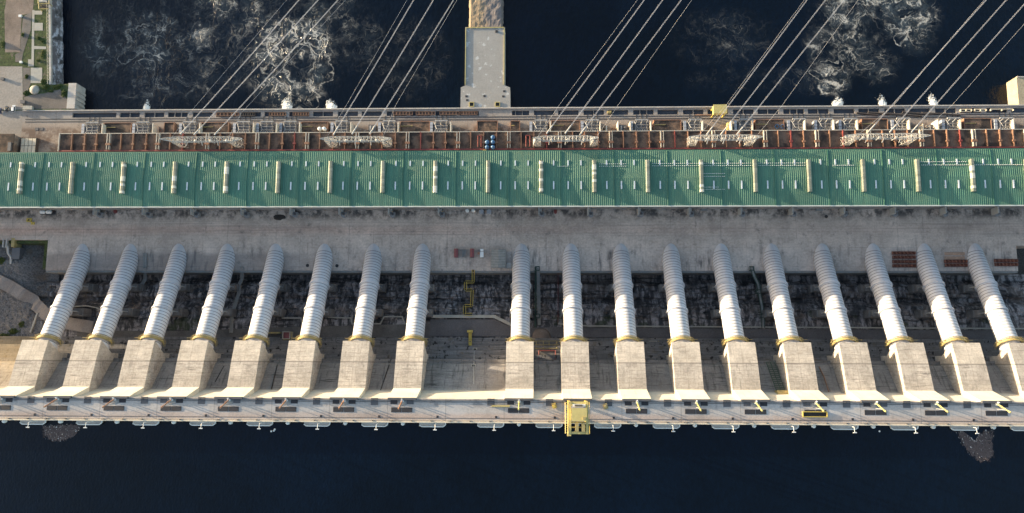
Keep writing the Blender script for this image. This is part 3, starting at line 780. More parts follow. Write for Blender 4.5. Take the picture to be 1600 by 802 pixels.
for j in range(-1, 20):
    X = P * (j - 9) + 25.9
    if X > gx0 + 4:
        b = MB(); b.mat(0).box(X - 1.15, X - .6, GYs + .8, GY1 - .05, ZG, ZG + 2.1); b.mat(1).box(X - .6, X + .6, GYs + .8, GY1 - .05, ZG, ZG + .9); b.mat(0).box(X + .6, X + 1.0, GYs + .8, GY1 - .05, ZG, ZG + 2.1)
        b.mat(1).box(X - 1.7, X + 1.5, (GYs + GY1) / 2 - 2.3, (GYs + GY1) / 2 - .8, ZG + .5, ZG + 2.3)
        if bt is None: bt = b.build('duct', ['beampale', 'beam'], gal, origin=(X, 66, ZG)); xb = X
        else:
            c = bt.copy(); COL.objects.link(c); c.location.x = bt.location.x + X - xb
    for q in (1, 2, 3):
        x = X + P * q / 4 + (random.random() - .5) * .8
        nb += 1
        if x < gx0 + 3 or nb > 76: continue
        w = .27 if q != 2 else .36
        b = MB(); b.box(x - w, x + w, GYs + .8, GY1 - .05, ZG, ZG + 1.6)
        if q != 1: b.box(x - .95, x + .95, (GYs + GY1) / 2 - 2.1, (GYs + GY1) / 2 - .9, ZG + .4, ZG + 1.9)
        b.build('beam', 'beamred' if nb in reds else 'beam', gal)

# transformers: steel tank, radiators, conservator, bushings
TU = [145, 224, 297, 381, 417, 453, 533, 607, 688, 843, 923, 1000, 1083, 1162, 1245, 1287, 1325, 1407, 1486, 1568]
ty = at(800, 199.0, ZD + 3).y
tr = thing('power_transformer', '', 'transformer', (0, ty, ZD), 'power transformers along the tailrace deck')
o0 = Vector((0, ty, ZD))
b = MB(); b.box(-4.2, 5.6, ty - 3.4, ty + 3.4, ZD, ZD + 4.4); b.box(-7, 6.4, ty - 3.6, ty + 3.6, ZD, ZD + .4); b.build('tank', 'tank', tr)
b = MB()
for k in range(3): b.box(-6.8, -4.9, ty - 3.3 + k * 2.3, ty - 1.3 + k * 2.3, ZD + .4, ZD + 5.0)
b.build('radiator', 'rad', tr)
b = MB(); b.cyl((-3.4, ty + 3.9, ZD + 5.6), (5.2, ty + 3.9, ZD + 5.6), .65, n=12); b.build('conservator', 'trsteel', tr)
for x in (-3.0, .6, 4.2):
    b = MB(); b.box(x - .2, x + .2, ty - 2.6, ty + 2.0, ZD + 4.4, ZD + 4.9); b.cyl((x, ty + 1.6, ZD + 4.4), (x + .5, ty + 3.0, ZD + 8.2), .42, .2, 8); b.build('bushing', 'trsteel', tr)
b = MB()
for k in range(6): b.box(-3.8 + k * 1.6, -3.1 + k * 1.6, ty - 3.9, ty - 2.6, ZD + 3, ZD + 5.2)
b.line([(-4, ty + 3, ZD + 5), (-2, ty - 2, ZD + 6.2), (5, ty - 2, ZD + 6.2)], .2); b.line([(-3, ty + .4, ZD + 5.8), (5.4, ty + .4, ZD + 5.8)], .22)
b.build('cooler', 'trsteel', tr)
for k, u in enumerate(TU):
    lab = 'grey power transformer with pale radiators on the tailrace deck, ' + nth(k, len(TU))
    x = at(u, 201, ZD + 3).x
    if k == 0: tr.location.x = x; tr['label'] = lab
    else: dup(tr, (x, ty, ZD), lab)
# fire walls
FW = [160, 239, 312, 396, 432, 468, 548, 622, 704, 860, 938, 948, 966, 985, 1017, 1098, 1143, 1176, 1258, 1303, 1340, 1421, 1444, 1466, 1501, 1584]
ytop, ybot = at(800, 190.6, ZD + 8).y, GY1 + .6
for k, u in enumerate(FW):
    x = at(u, 201, ZD + 8).x; sh = u in (948, 1444)
    b = MB(); b.box(x - .35, x + .35, ybot + (0 if not sh else 0), ytop - (2.5 if sh else 0), ZD, ZD + (8.6 if not sh else 7))
    b.box(x - .6, x + .6, ybot, ybot + .7, ZD, ZD + 8.8)
    tag(b.build('fire_wall', 'firewall', None, (x, ty, ZD)), 'tall thin concrete fire wall beside the transformers, ' + nth(k, len(FW)), 'fire wall', 'fire walls between the transformers')
# brown roofed bays between transformers
BR = [(162, 206), (256, 273), (314, 358), (470, 513), (625, 672), (745, 778), (797, 813), (861, 907), (1021, 1065), (1180, 1226), (1346, 1388), (1506, 1550)]
for k, (u0, u1) in enumerate(BR):
    xa, xb_ = at(u0, 200, ZD + 4).x + .6, at(u1, 200, ZD + 4).x - .6
    y0, y1 = ybot + .2, at(800, 189.8, ZD + 4).y
    t = thing('transformer_bay', 'low brown stained flat roof between grey transformers, ' + nth(k, len(BR)), 'shed', ((xa + xb_) / 2, y0, ZD), 'brown bays between the transformers')
    b = MB(); b.box(xa, xb_, y0, y1, ZD, ZD + 4); b.build('roof', 'brown', t)
    b = MB(); b.box(xa - .45, xa - .02, y0, y1 + .4, ZD, ZD + 4.5); b.box(xb_ + .02, xb_ + .45, y0, y1 + .4, ZD, ZD + 4.5); b.box(xa, xb_, y1 + .02, y1 + .4, ZD, ZD + 4.5)
    b.build('edge_wall', 'beam', t)
    if k % 2 == 0 or u1 - u0 > 40:
        b = MB(); b.box(xa, xa + (xb_ - xa) * .42, y1 - 3.2, y1 - 2.8, ZD + 4, ZD + 4.6); b.build('cable_tray', 'railyellow', t)
        b = MB(); b.box(xa, xa + (xb_ - xa) * .3, y0 + .4, y0 + 1.0, ZD + 4, ZD + 4.7); b.build('pipe', 'trsteel', t)
# cross rails leading to each transformer
b = MB()
for u in TU:
    x = at(u, 190, ZD).x
    for dx in (-2.4, 1.2, 4.4): b.box(x + dx - .2, x + dx + .2, at(800, 191.5, ZD).y, yC, ZD + .02, ZD + .2)
b.build('cross_rail', 'rail', ddeck)
# small switch units
for k, u in enumerate((582, 973, 1454)):
    c = at(u, 201, ZD + 2)
    t = thing('switch_unit', ['dark switch unit beside maroon stained concrete', 'dark switch unit between two concrete fire walls in mid row', 'dark switch unit between two bright fire walls at right'][k], 'switchgear', (c.x, c.y, ZD), 'switch units')
    b = MB(); b.box(c.x - 2.6, c.x + 2.6, c.y - 2.6, c.y + 2.4, ZD, ZD + 3); b.build('cabinet', 'hatchgrey', t)
    b = MB(); b.box(c.x - 1.6, c.x - .6, c.y - 2, c.y + 1.5, ZD + 3, ZD + 3.8); b.cyl((c.x + 1, c.y, ZD + 3), (c.x + 1, c.y, ZD + 5), .5, n=8); b.build('insulator', 'gal', t)
# round tanks on the gallery level
for k, (u, v) in enumerate(((500, 202), (507, 202))):
    c = at(u, v, ZD + 6); b = MB(); b.rev((c.x, c.y, ZD + 4), [(1.35, 0), (1.35, 3.2), (1.1, 3.6), (.3, 3.9)], 18)
    tag(b.build('round_tank', 'white', None, (c.x, c.y, ZD + 4)), ['white round tank on brown roof, left of the pair', 'white round tank on brown roof, right of the pair'][k], 'tank', 'white round tanks')
for k, (u, v) in enumerate(((1214, 198), (1223, 198))):
    c = at(u, v, ZD + 4); b = MB(); b.rev((c.x, c.y, ZD), [(1.5, 0), (1.5, 4.4), (1.2, 4.5), (1.15, 3.6), (.1, 3.5)], 18)
    tag(b.build('open_tank', 'bluetank', None, (c.x, c.y, ZD)), ['dark blue open drum by brown roof, left of the pair', 'dark blue open drum by brown roof, right of the pair'][k], 'tank', 'open blue drums')
for k, (u, v) in enumerate(((770, 214.5), (761, 222), (770, 222), (761, 230), (770, 230))):
    c = at(u, v, ZG + 3); b = MB(); b.rev((c.x, c.y, ZG), [(1.4, 0), (1.4, 3), (1.1, 3.5), (.25, 3.8)], 18); b.cyl((c.x, c.y, ZG + 3.7), (c.x, c.y, ZG + 4.3), .25, n=8)
    tag(b.build('blue_tank', 'bluetank', None, (c.x, c.y, ZG)), 'blue domed tank on the brown gallery roof, ' + ['alone at the top', 'left one of the middle row', 'right one of the middle row', 'left one by the green roof', 'right one by the green roof'][k], 'tank', 'blue domed tanks')
c = at(757, 236, ZG + 2); b = MB(); b.cbox((c.x, c.y, ZG), 2.2, 1.6, 2.2).cbox((c.x - .5, c.y, ZG + 2.2), .9, 1.2, .5)
tag(b.build('yellow_cabinet', 'yellow', None, (c.x, c.y, ZG)), 'small yellow cabinet at the green roof edge by blue tanks', 'cabinet')
c = at(1140, 197, ZD + 4); b = MB(); b.cbox((c.x, c.y, ZD), 2.6, 5.5, 3.6).cbox((c.x - .5, c.y + 1.4, ZD + 3.6), 1.6, 1.6, .8)
tag(b.build('yellow_machine', 'cream_yellow', None, (c.x, c.y, ZD)), 'bright yellow machine beside a sunlit fire wall', 'machine')
for k, (u0, u1, z0) in enumerate(((90.5, 101, ZG), (745, 750, ZG))):
    pass
# red pipe loop on the gallery and by the pylon
for k, (ua, ub) in enumerate(((747, 752), (822, 828))):
    pa, pb = at(ua, 222, ZG + 1), at(ub, 222, ZG + 1); y0, y1 = GYs + 1.6, GY1 - 3
    b = MB(); b.line([(pa.x, y0, ZG + 1.9), (pa.x, y1, ZG + 1.9), (pb.x, y1, ZG + 1.9), (pb.x, y0, ZG + 1.9)], .35, 6)
    b.cyl((pa.x, y1, ZG), (pa.x, y1, ZG + 1.9), .3, n=6); b.cyl((pb.x, y1, ZG), (pb.x, y1, ZG + 1.9), .3, n=6)
    tag(b.build('fire_pipe_loop', 'beamred', None, (pa.x, y0, ZG)), ['red pipe loop beside the blue tanks', 'red pipe loop at the left foot of middle pylon'][k], 'pipe')

# ================================================================== PYLONS AND LINES
def pylon(uL, uR, v, label, k):
    fa, fb = at(uL, v, ZG), at(uR, v, ZG); yb = fa.y + 2.6
    t = thing('line_portal', label, 'pylon', ((fa.x + fb.x) / 2, yb, ZG), 'lattice line portals on the gallery roof')
    ZT = 41.5; tu0, tu1, tv = TIPS[k]; yt = at((tu0 + tu1) / 2, tv + 3.2, ZT).y; yb = fa.y + 1.8
    for xc in (fa.x, fb.x):
        b = MB(); hb, ht = 2.7, 1.15; NL = 5
        lev = [(ZG + (ZT - ZG) * q / NL, hb + (ht - hb) * q / NL) for q in range(NL + 1)]
        def cn(z, h):
            yc = yb + (yt - yb) * (z - ZG) / (ZT - ZG); return [Vector((xc - h, yc - h, z)), Vector((xc + h, yc - h, z)), Vector((xc + h, yc + h, z)), Vector((xc - h, yc + h, z))]
        for (z0, h0), (z1, h1) in zip(lev, lev[1:]):
            c0, c1 = cn(z0, h0), cn(z1, h1)
            for q in range(4):
                b.bar(c0[q], c1[q], .15); b.bar(c0[q], c1[(q + 1) % 4], .085); b.bar(c0[(q + 1) % 4], c1[q], .085); b.bar(c1[q], c1[(q + 1) % 4], .085)
        b.build('leg', 'gal', t)
    b = MB(); h = 1.45; xs0, xs1 = at(tu0, tv, ZT).x, at(tu1, tv, ZT).x; n = 18
    sec = []
    for q in range(n + 1):
        x = xs0 + (xs1 - xs0) * q / n; hh = h * min(1, .12 + 5.5 * min(q / n, 1 - q / n)); zc = ZT + 2.0 * (1 - hh / h)
        sec.append([(x, yt - hh, zc - hh), (x, yt + hh, zc - hh), (x, yt + hh, zc + hh), (x, yt - hh, zc + hh)])
    for q in range(n + 1):
        for i in range(4):
            b.bar(sec[q][i], sec[q][(i + 1) % 4], .1)
            if q < n: b.bar(sec[q][i], sec[q + 1][i], .14); b.bar(sec[q][i], sec[q + 1][(i + 1) % 4], .085)
    b.build('crossbeam', 'gal', t)
    for i in range(3):
        x = fa.x + (fb.x - fa.x) * (.22 + .28 * i)
        b = MB(); b.cyl((x, yt + 1.2, ZT - 1), (x - .6, yt - 2.5, ZT - 5.5), .28, n=6); b.build('insulator', 'gal', t)
        b = MB(); b.cyl((x + 3, yt - 6.5, ZG), (x + 3, yt - 6.5, ZG + 6), .5, .3, 8); b.build('post_insulator', 'gal', t)
        b = MB(); b.cyl((x + 1.5, yt + 3, ZG), (x + 1.5, yt + 3, ZG + 6.5), .55, .3, 8); b.rev((x + 1.5, yt + 3, ZG + 6.5), [(.2, 0), (1.0, .1), (1.0, .4), (.2, .5)], 10); b.build('post_insulator', 'gal', t)
    return t, ZT, yt
TIPS = [(252, 380, 215), (501.5, 612, 214.5), (833, 934.5, 213.5), (1075, 1191, 212), (1318.5, 1452, 210)]
PY = [(289, 375, 229.5), (522, 607, 229), (839, 927.5, 227.5), (1079, 1167, 227), (1319, 1410, 226)]
LN = [[(282, 210, 465, 0), (303, 211, 495, 0), (335, 211, 526, 0)],
      [(521, 211, 645, 0), (550, 210, 676, 0), (577.5, 210, 707.5, 0)],
      [(854, 209, 1006, 0), (883, 209, 1035, 0), (906, 211, 1064, 0)],
      [(1104, 211, 1261, 0), (1126, 211, 1290, 0), (1151, 211, 1319, 0)],
      [(1357, 206, 1541.5, 0), (1390, 207, 1573, 0), (1424, 207, 1607, 0)]]
GW = [[(296, 177, 448, 0), (377, 177, 540, 0)], [(541, 165, 636, 0), (618, 165, 714, 0)], [(872, 167, 996, 0), (964, 167, 1081, 0)], [(1134, 165, 1257, 0), (1222, 165, 1341, 0)], [(1396, 165, 1538, 0), (1487, 165, 1634, 0)]]
pw = ['leftmost', 'second from the left', 'middle', 'fourth from the left', 'rightmost']
for k, (a, c, v) in enumerate(PY):
    t, ZT, yt = pylon(a, c, v, 'pale lattice steel line portal on the gallery roof, ' + pw[k], k)
    for i, (u0, v0_, u1, v1) in enumerate(LN[k]):
        p0 = at(u0, v0_, ZT - .5); p1 = at(u1, v1, 44.0)
        p2 = p0 + (p1 - p0) * 1.45
        d = (p1 - p0).normalized(); nrm = Vector((-d.y, d.x, 0)).normalized()
        q0 = p0 + d * 6.5
        t2 = thing('power_line', ['first', 'second', 'third'][i] + ' conductor bundle from the left at the ' + ['leftmost', 'second', 'middle', 'fourth', 'rightmost'][k] + ' line portal', 'power line', tuple(p0), 'conductor bundles over the tailrace')
        b = MB(); b.cyl(p0, q0, .5, .42, 8); b.build('insulator', 'gal', t2)
        b = MB()
        for off in (-.22, .22):
            pts = []
            for s_ in range(13):
                f = s_ / 12; p = q0 + (p2 - q0) * f; p = p + nrm * off; p.z -= 4 * 1.5 * f * (1 - f); pts.append(p)
            b.line(pts, .095, 5)
        p = q0 + d * 1.0; b.cyl(p - nrm * .42, p + nrm * .42, .16, n=6)
        b.build('conductor', 'cable', t2)
    for i, (u0, v0_, u1, v1) in enumerate(GW[k]):
        p0 = at(u0, v0_, 45); p1 = at(u1, v1, 47); d = p1 - p0
        pb = p0 - d * ((v0_ and (225 - v0_)) / 170 * .15); 
        tx = at((a, c)[i], v, ZG).x
        top = Vector((tx, yt, ZT + 1.3))
        b = MB(); b.line([top, p0, p0 + d * .5, p0 + d * 1.45], .055, 4)
        tag(b.build('ground_wire', 'cable', None, tuple(top)), 'thin single ground wire at the ' + ['left', 'right'][i] + ' leg of the ' + ['leftmost', 'second', 'middle', 'fourth', 'rightmost'][k] + ' line portal', 'cable', 'thin ground wires over the tailrace')

# ================================================================== THINGS ON THE DOWNSTREAM DECK
yslot = (yB + yC) / 2 - .1
LOGS = [(339, 374, 1), (377, 399, 0), (421, 447, 1), (458, 483, 1), (615, 645, 1), (650, 680, 1), (687, 718, 1), (720, 746, 1)]
for k, (u0, u1, c) in enumerate(LOGS):
    xa, xb_ = at(u0, 180, ZD).x, at(u1, 180, ZD).x
    t = thing('rusty_stop_log', 'rusty stop log lying in the tailrace gate slots, ' + nth(k, len(LOGS)), 'stop log', ((xa + xb_) / 2, yslot, ZD - .4), 'rusty stop logs in the gate slots')
    b = MB(); b.box(xa, xb_, yslot - 1.25, yslot - .95, ZD - .4, ZD + .9); b.box(xa, xb_, yslot + .95, yslot + 1.25, ZD - .4, ZD + .9); b.box(xa, xb_, yslot - .95, yslot + .95, ZD - .4, ZD + .1); b.mat(1); n = 6
    for q in range(n + 1): x = xa + (xb_ - xa) * q / n; b.box(max(xa, x - .25), min(xb_, x + .25), yslot - .94, yslot + .94, ZD + .1, ZD + .8)
    b.build('girder', ['timber', 'beam'] if c else ['darktimber', 'darktimber'], t)
b_i = 0
for k, (u0, v0_, u1, v1) in enumerate(((1338, 171.5, 1372, 175), (1356, 170.8, 1415, 175.2), (1380, 172, 1440, 176.5), (1410, 170.5, 1456, 174), (1440, 171.5, 1500, 175))):
    p0, p1 = at(u0, v0_, ZD + .6), at(u1, v1, ZD + .6); b = MB()
    b.cyl((p0.x, p0.y - 2.2, ZD + .5), (p1.x, p1.y - 2.2, ZD + .5), .62, n=8); b.cyl((p0.x, p0.y - 2.2, ZD + .5), (p0.x + .15, p0.y - 2.21, ZD + .5), .64, n=8)
    tag(b.build('timber_pole', 'darktimber', None, (p0.x, p0.y - 2, ZD)), 'long dark timber pole lying across gate slots, ' + nth(k, 5), 'timber', 'dark timber poles on the tailrace deck')
for k, (u0, u1) in enumerate(((1500, 1517), (1522, 1540), (1547, 1582))):
    xa, xb_ = at(u0, 172, ZD).x, at(u1, 172, ZD).x; y = yslot
    b = MB(); b.box(xa, xb_, y + .55, y + 1.0, ZD - .9, ZD + .8); b.box(xa, xb_, y - 1.0, y - .55, ZD - .9, ZD + .8) if k < 2 else None
    for q in range(3): x = xa + (xb_ - xa) * q / 2; b.box(x - .3, x + .3, y - .55, y + .55, ZD - .9, ZD + 1.2)
    tag(b.build('lifting_frame', 'cream', None, (xa, y, ZD)), ['cream steel frame in gate slot, left of the pair', 'cream steel frame in gate slot, right of the pair', 'long cream steel bar in gate slot by the right pier'][k], 'frame', 'cream frames in the gate slots')
# yellow tailrace crane
c = at(1125, 171, ZD + 10)
t = thing('tailrace_crane', 'yellow gantry crane house standing over the tailrace gate slots', 'crane', (c.x, c.y, ZD))
b = MB(); b.box(c.x - 4.2, c.x + 4.2, c.y - 2.9, c.y + 2.9, ZD + 6, ZD + 10.6); b.build('house', 'cream_yellow', t)
b = MB(); b.box(c.x - 4.5, c.x + 4.5, c.y - 3.1, c.y + 3.1, ZD + 10.6, ZD + 10.9); b.build('roof', 'cream_yellow', t)
for sx in (-3.6, 3.6):
    for sy in (-2.4, 2.4):
        b = MB(); b.box(c.x + sx - .4, c.x + sx + .4, c.y + sy - .4, c.y + sy + .4, ZD + .2, ZD + 6); b.build('leg', 'yellow', t)
b = MB(); b.cyl((c.x - 4, c.y - 2, ZD + 4), (c.x - 15, c.y - 1.2, ZD + 1.6), .5, n=8); b.build('boom', 'timber', t)
c = at(952, 176, ZD); c.y = yslot; b = MB(); b.box(c.x - 1.4, c.x + 1.4, c.y - .9, c.y + .9, ZD - 4, ZD + 1).box(c.x - 1.0, c.x + 1.0, c.y - .5, c.y + .5, ZD + 1, ZD + 1.4)
tag(b.build('hoist_trolley', 'railyellow', None, (c.x, c.y, ZD)), 'small dull yellow hoist trolley in a gate slot', 'hoist')
# central pier slab and rubble training wall
t = thing('tailrace_pier', 'wide pale concrete pier slab reaching into the tailrace water', 'pier', tuple(at(760, 168, ZD)))
b = MB(); b.prism([(p.x, max(p.y, yA + .75)) for p in poly([(727, 43), (789, 43), (789, 134), (797, 137), (797.5, 171), (719.5, 171), (720, 137), (727, 134)], ZD)], -30, ZD + .3); b.build('slab', 'slab', t)
for u in (737, 777.5):
    p = at(u, 163.5, ZD + .3)
    b = MB()
    for (ax, bx, ay, by) in ((-1.7, 1.7, 1.3, 1.7), (-1.7, 1.7, -1.7, -1.3), (-1.7, -1.3, -1.3, 1.3), (1.3, 1.7, -1.3, 1.3)): b.box(p.x + ax, p.x + bx, p.y + ay, p.y + by, ZD + .3, ZD + .9)
    h = b.build('hatch_frame', 'olive', t)
    b = MB(); b.box(p.x - 1.3, p.x + 1.3, p.y - 1.3, p.y + 1.3, ZD + .3, ZD + .34); b.build('opening', 'black', h)
b = MB()
for u in (728, 788):
    a0, a1 = at(u, 45, ZD), at(u, 133, ZD); b.box(a0.x - .25, a0.x + .25, a1.y, a0.y, ZD + .3, ZD + .9)
a0, a1 = at(728, 43.6, ZD), at(788, 43.6, ZD); b.box(a0.x + .25, a1.x - .25, a0.y - .5, a0.y, ZD + .3, ZD + .9); b.build('rail', 'olive', t)
for (u, v) in ((757, 150.5), (729, 151), (788, 143), (730, 157), (786.5, 151), (776, 50)):
    p = at(u, v, ZD); b = MB(); b.box(p.x - .8, p.x + .8, p.y - .7, p.y + .7, ZD + .3, ZD + (.4 if u != 776 else 1.4)); b.build('cover', 'hatch', t)
# rubble wall beyond it
pr = []
b = MB(); nu, nv = 26, 44; vs = []
for iv in range(nv + 1):
    for iu in range(nu + 1):
        p = at(731 + 56 * iu / nu, 42.5 - 150 * iv / nv, ZD - 1.5); e = abs(iu / nu - .5) * 2
        z = ZD - 1.5 + mnoise.fractal(Vector((p.x * .25, p.y * .25, 4)), 1, 2, 5) * .5 - (14 if iu in (0, nu) else 0) - (1.2 if e > .85 else 0)
        jx = mnoise.noise(Vector((p.y * .3, iu * 9.1, 0))) * 1.2 if iu in (0, 1, nu - 1, nu) else 0
        vs.append((p.x + jx, p.y, z))
b.add(vs, [(k * (nu + 1) + i, k * (nu + 1) + i + 1, (k + 1) * (nu + 1) + i + 1, (k + 1) * (nu + 1) + i) for k in range(nv) for i in range(nu)])
c = at(760, 20, 0); tag(b.build('training_wall', 'rubble', None, (c.x, c.y, -6)), 'tan rubble topped training wall beyond the pale pier slab', 'wall')
# right pier
t = thing('side_pier', 'tall concrete pier at the right edge with a sunlit side face', 'pier', tuple(at(1592, 168, ZD)))
b = MB(); px_ = at(1590, 140, ZD + .8).x; pyt = at(1590, 120, ZD + .8).y; pp = [Vector((px_, pyt, 0)), Vector((px_ + 45, pyt, 0)), Vector((px_ + 45, 0, 0)), Vector((px_, 0, 0))]
b.prism([(p.x, max(p.y, yA + .75)) for p in pp], -30, ZD + .8); b.build('body', 'tanwall', t)
b = MB(); b.box(pp[0].x, pp[1].x, pp[0].y - .6, pp[0].y, ZD + .8, ZD + 1.5); b.build('parapet', 'parapet', t)
# white water at the outlets: a churned fan of foam that thins out on the water
for k, (u, w, l, sk) in enumerate(((230, 5.5, 8, .0), (451, 9, 9, -.3), (521, 9.5, 8, -.45), (1306, 10, 8, .35), (1379, 6.5, 8.5, -.15), (1459, 7, 9.5, -.25))):
    p = at(u, 166, WZ); b = MB(); y0 = yA + .75; L_ = l * 1.15 + 3.6; w *= 1.25; nu, nv = 22, 30; vs = []
    for iv in range(nv + 1):
        f = iv / nv; half = .9 + w * .5 * math.sin(min(1, f * 1.1) * 2.5) * (1 - .15 * f)
        for iu in range(nu + 1):
            q = iu / nu * 2 - 1; x = p.x + q * half + sk * f * L_ * .5; y = y0 + f * L_
            nz = mnoise.fractal(Vector((x * .8, y * .8, k * 7.0)), 1, 2, 5)
            z = WZ + .05 + max(0, (1 - f) ** 1.5 * 3.0 * (1 - q * q) + (nz * .5 + .2) * (1 - f * .6) * (1 - q * q))
            vs.append((x, y, z))
    b.add(vs, [(j * (nu + 1) + i, j * (nu + 1) + i + 1, (j + 1) * (nu + 1) + i + 1, (j + 1) * (nu + 1) + i) for j in range(nv) for i in range(nu)], True)
    o = b.build('outlet_spray', 'spray', None, (p.x, y0, WZ))
    uv = o.data.attributes.new('fade', 'FLOAT', 'POINT')
    uv.data.foreach_set('value', [min(1, max(0, 1.35 - (iv / nv) * 1.25 - abs(iu / nu * 2 - 1) ** 2 * 1.0)) for iv in range(nv + 1) for iu in range(nu + 1)])
    tag(o, 'white water gushing from the deck wall, ' + nth(k, 6), 'spray', 'white outlet sprays along the deck wall')

# ================================================================== LEFT BANK OBJECTS
t = thing('bank_wall', 'stained sloping retaining wall along the left river bank', 'retaining wall', tuple(at(80, 60, ZD)))
pb = at(78, 132.5, ZD); pt = at(77, 0, ZD); dw = (pt - pb).normalized(); pa = pb + dw * 190; nw = Vector((dw.y, -dw.x, 0))
b = MB(); b.prism([(pb - nw * .2).xy, (pb + nw * 1.3).xy, (pa + nw * 1.3).xy, (pa - nw * .2).xy], ZD - 2, ZD + .8); b.build('coping', 'parapet', t)
b = MB(); n = 120; vs = []
for i in range(n + 1):
    y = pb + dw * (190 * i / n)
    for q in range(5):
        f = q / 4; r = y + nw * (1.3 + 3.0 * f + mnoise.noise(Vector((y.y * .3, q * 3.3, 1))) * (.8 if q else 0)); vs.append((r.x, r.y, ZD - 1 - 16 * f))
b.add(vs, [(i * 5 + q, i * 5 + q + 1, (i + 1) * 5 + q + 1, (i + 1) * 5 + q) for i in range(n) for q in range(4)]); b.build('face', 'revet', t)
b = MB()
for i in range(70): r = pb + dw * (1 + i * 2.6) - nw * .6; b.cyl((r.x, r.y, ZD), (r.x, r.y, ZD + 1.9), .1, n=5)
r0, r1 = pb - nw * .6, pa - nw * .6; b.cyl((r0.x, r0.y, ZD + 1.9), (r1.x, r1.y, ZD + 1.9), .09, n=5); b.build('railing', 'gal', t)
p0, p1 = at(108, 130.5, ZD), at(117, 170, ZD)
t = thing('corner_wall', 'ribbed grey concrete wall block where bank meets the deck', 'wall', (p0.x, p1.y, -6))
b = MB(); b.box(p0.x, p1.x, max(p1.y, yA + .72), p0.y, -30, ZD + .6); b.build('body', 'parapet', t)
b = MB()
for k in range(5): y = yA + 2 + k * 3.1; b.box(p1.x, p1.x + .5, y, y + 1.6, -10, ZD - .2)
b.build('rib', 'parapet', t)
c = at(67, 5, ZD + 3)
t = thing('hoist_gantry', 'yellow steel hoist frame on the left bank at the top', 'frame', (c.x, c.y, ZD))
b = MB(); za = ZD + 4
for (ua, va, ub, vb) in ((60, -12, 77, -12), (60, 6, 77, 6), (61, 14, 76, 14), (61, 6, 61, 14), (60, -12, 60, 6), (77, -12, 77, 6)):
    b.bar(at(ua, va, za), at(ub, vb, za), .38)
b.build('top_frame', 'railyellow', t)
for (ua, va) in ((60, 6), (77, 6), (61, 14), (60, -12), (77, -12)):
    p = at(ua, va, za); b = MB(); b.bar((p.x, p.y, ZD), p, .35); b.build('leg', 'railyellow', t)
b = MB(); p = at(68.5, 10, ZD); b.box(p.x - 2.6, p.x + 2.6, p.y - 1.4, p.y + 1.4, ZD + .1, ZD + .5); b.build('pit', 'black', t)
b = MB(); p = at(68.5, 0, ZD); b.box(p.x - 2.9, p.x + 2.9, p.y - 2.2, p.y + 2.2, ZD + .1, ZD + 1.6).box(p.x + .3, p.x + 2, p.y - .6, p.y + 1, ZD + 1.6, ZD + 2.4); b.build('machine', 'gal', t)
p = at(53, 140, ZD + 1); b = MB()
b.rev((p.x, p.y, ZD), [(3.6, 0), (3.1, 1.1), (1.9, 1.9), (.5, 2.3)], 9)
tag(b.build('gravel_heap', 'path', None, (p.x, p.y, ZD)), 'small pale gravel heap by the yard on the left bank', 'heap')
for k, (u, v, s_) in enumerate(((33, 26, .9), (34, 98, .8), (5, 124, 1.1), (37, 160, 1.4))):
    p = at(u, v, ZD); b = MB(); b.cbox((p.x, p.y, ZD), 2 * s_, 1.6 * s_, 1.2).cbox((p.x, p.y, ZD + 1.2), 2.3 * s_, 1.9 * s_, .2)
    tag(b.build('utility_box', 'white' if k < 2 else 'hatchgrey', None, (p.x, p.y, ZD)), ['white utility box beside the brown dirt yard', 'small pale box by the grey gravel path', 'grey box on the parking concrete', 'grey box at the parking lot corner'][k], 'utility box')
p = at(46, 170, ZD); b = MB(); b.cbox((p.x, p.y, ZD), 6.2, 2.3, 2.2).cbox((p.x, p.y, ZD + 2.2), 6.6, 2.7, .2)
tag(b.build('small_hut', 'path', None, (p.x, p.y, ZD)), 'small pale flat hut beside the deck on the left bank', 'hut')
def bush(u, v, z, rx, ry, h, label, matk='leaf'):
    p = at(u, v, z); t = thing('bush', label, 'bush', (p.x, p.y, z), 'bushes')
    b = MB(); rng = random.Random(int(u * 7 + v))
    for q in range(int(90 * rx * ry / 4) + 60):
        a = rng.random() * 6.283; r = math.sqrt(rng.random()); hz = rng.random() ** .6
        wob = .75 + .35 * mnoise.noise(Vector((math.cos(a) * 1.7, math.sin(a) * 1.7, u)))
        c = Vector((p.x + math.cos(a) * r * rx * wob * (1 - .4 * hz), p.y + math.sin(a) * r * ry * wob * (1 - .4 * hz), z + h * hz * (1.1 - .6 * r)))
        s_ = rng.uniform(.25, .55); n = Vector((rng.gauss(0, 1), rng.gauss(0, 1), rng.gauss(.6, 1))).normalized(); x = n.orthogonal().normalized(); y = n.cross(x)
        b.add([c + x * s_, c + y * s_ * .6, c - x * s_, c - y * s_ * .6], [(0, 1, 2, 3)])
    b.build('foliage', matk, t)
    b = MB()
    for q in range(4): b.cyl((p.x, p.y, z - .5), (p.x + rx * .4 * math.cos(q * 1.6), p.y + ry * .4 * math.sin(q * 1.6), z + h * .6), .12, .05, 5)
    b.build('stem', 'soil', t)
bush(72, 137, ZD, 4.0, 3.0, 2.2, 'bright green bush in the bank wall corner')
bush(88, 137, ZD, 4.6, 2.2, 1.6, 'bright green bush along top of the corner wall')
bush(100, 146, ZD, 2.6, 4.4, 1.8, 'narrow green bush beside the ribbed corner wall')
bush(41, 146, ZD, 3, 3, 1.4, 'low green bush by the pale gravel heap')
bush(68, 128, ZD, 2.4, 3.4, 2.0, 'yellowish bush beside the small paved slab')
bush(67, 85, ZD, 2.0, 4.6, 1.5, 'low yellowish bush along the left bank wall')
bush(66, 65, ZD, 2.0, 2.2, 1.3, 'small low bush beside the pale footpath')
bush(36, 507, -4, 6, 4, 3, 'dark green bush on gravel above the left road end')
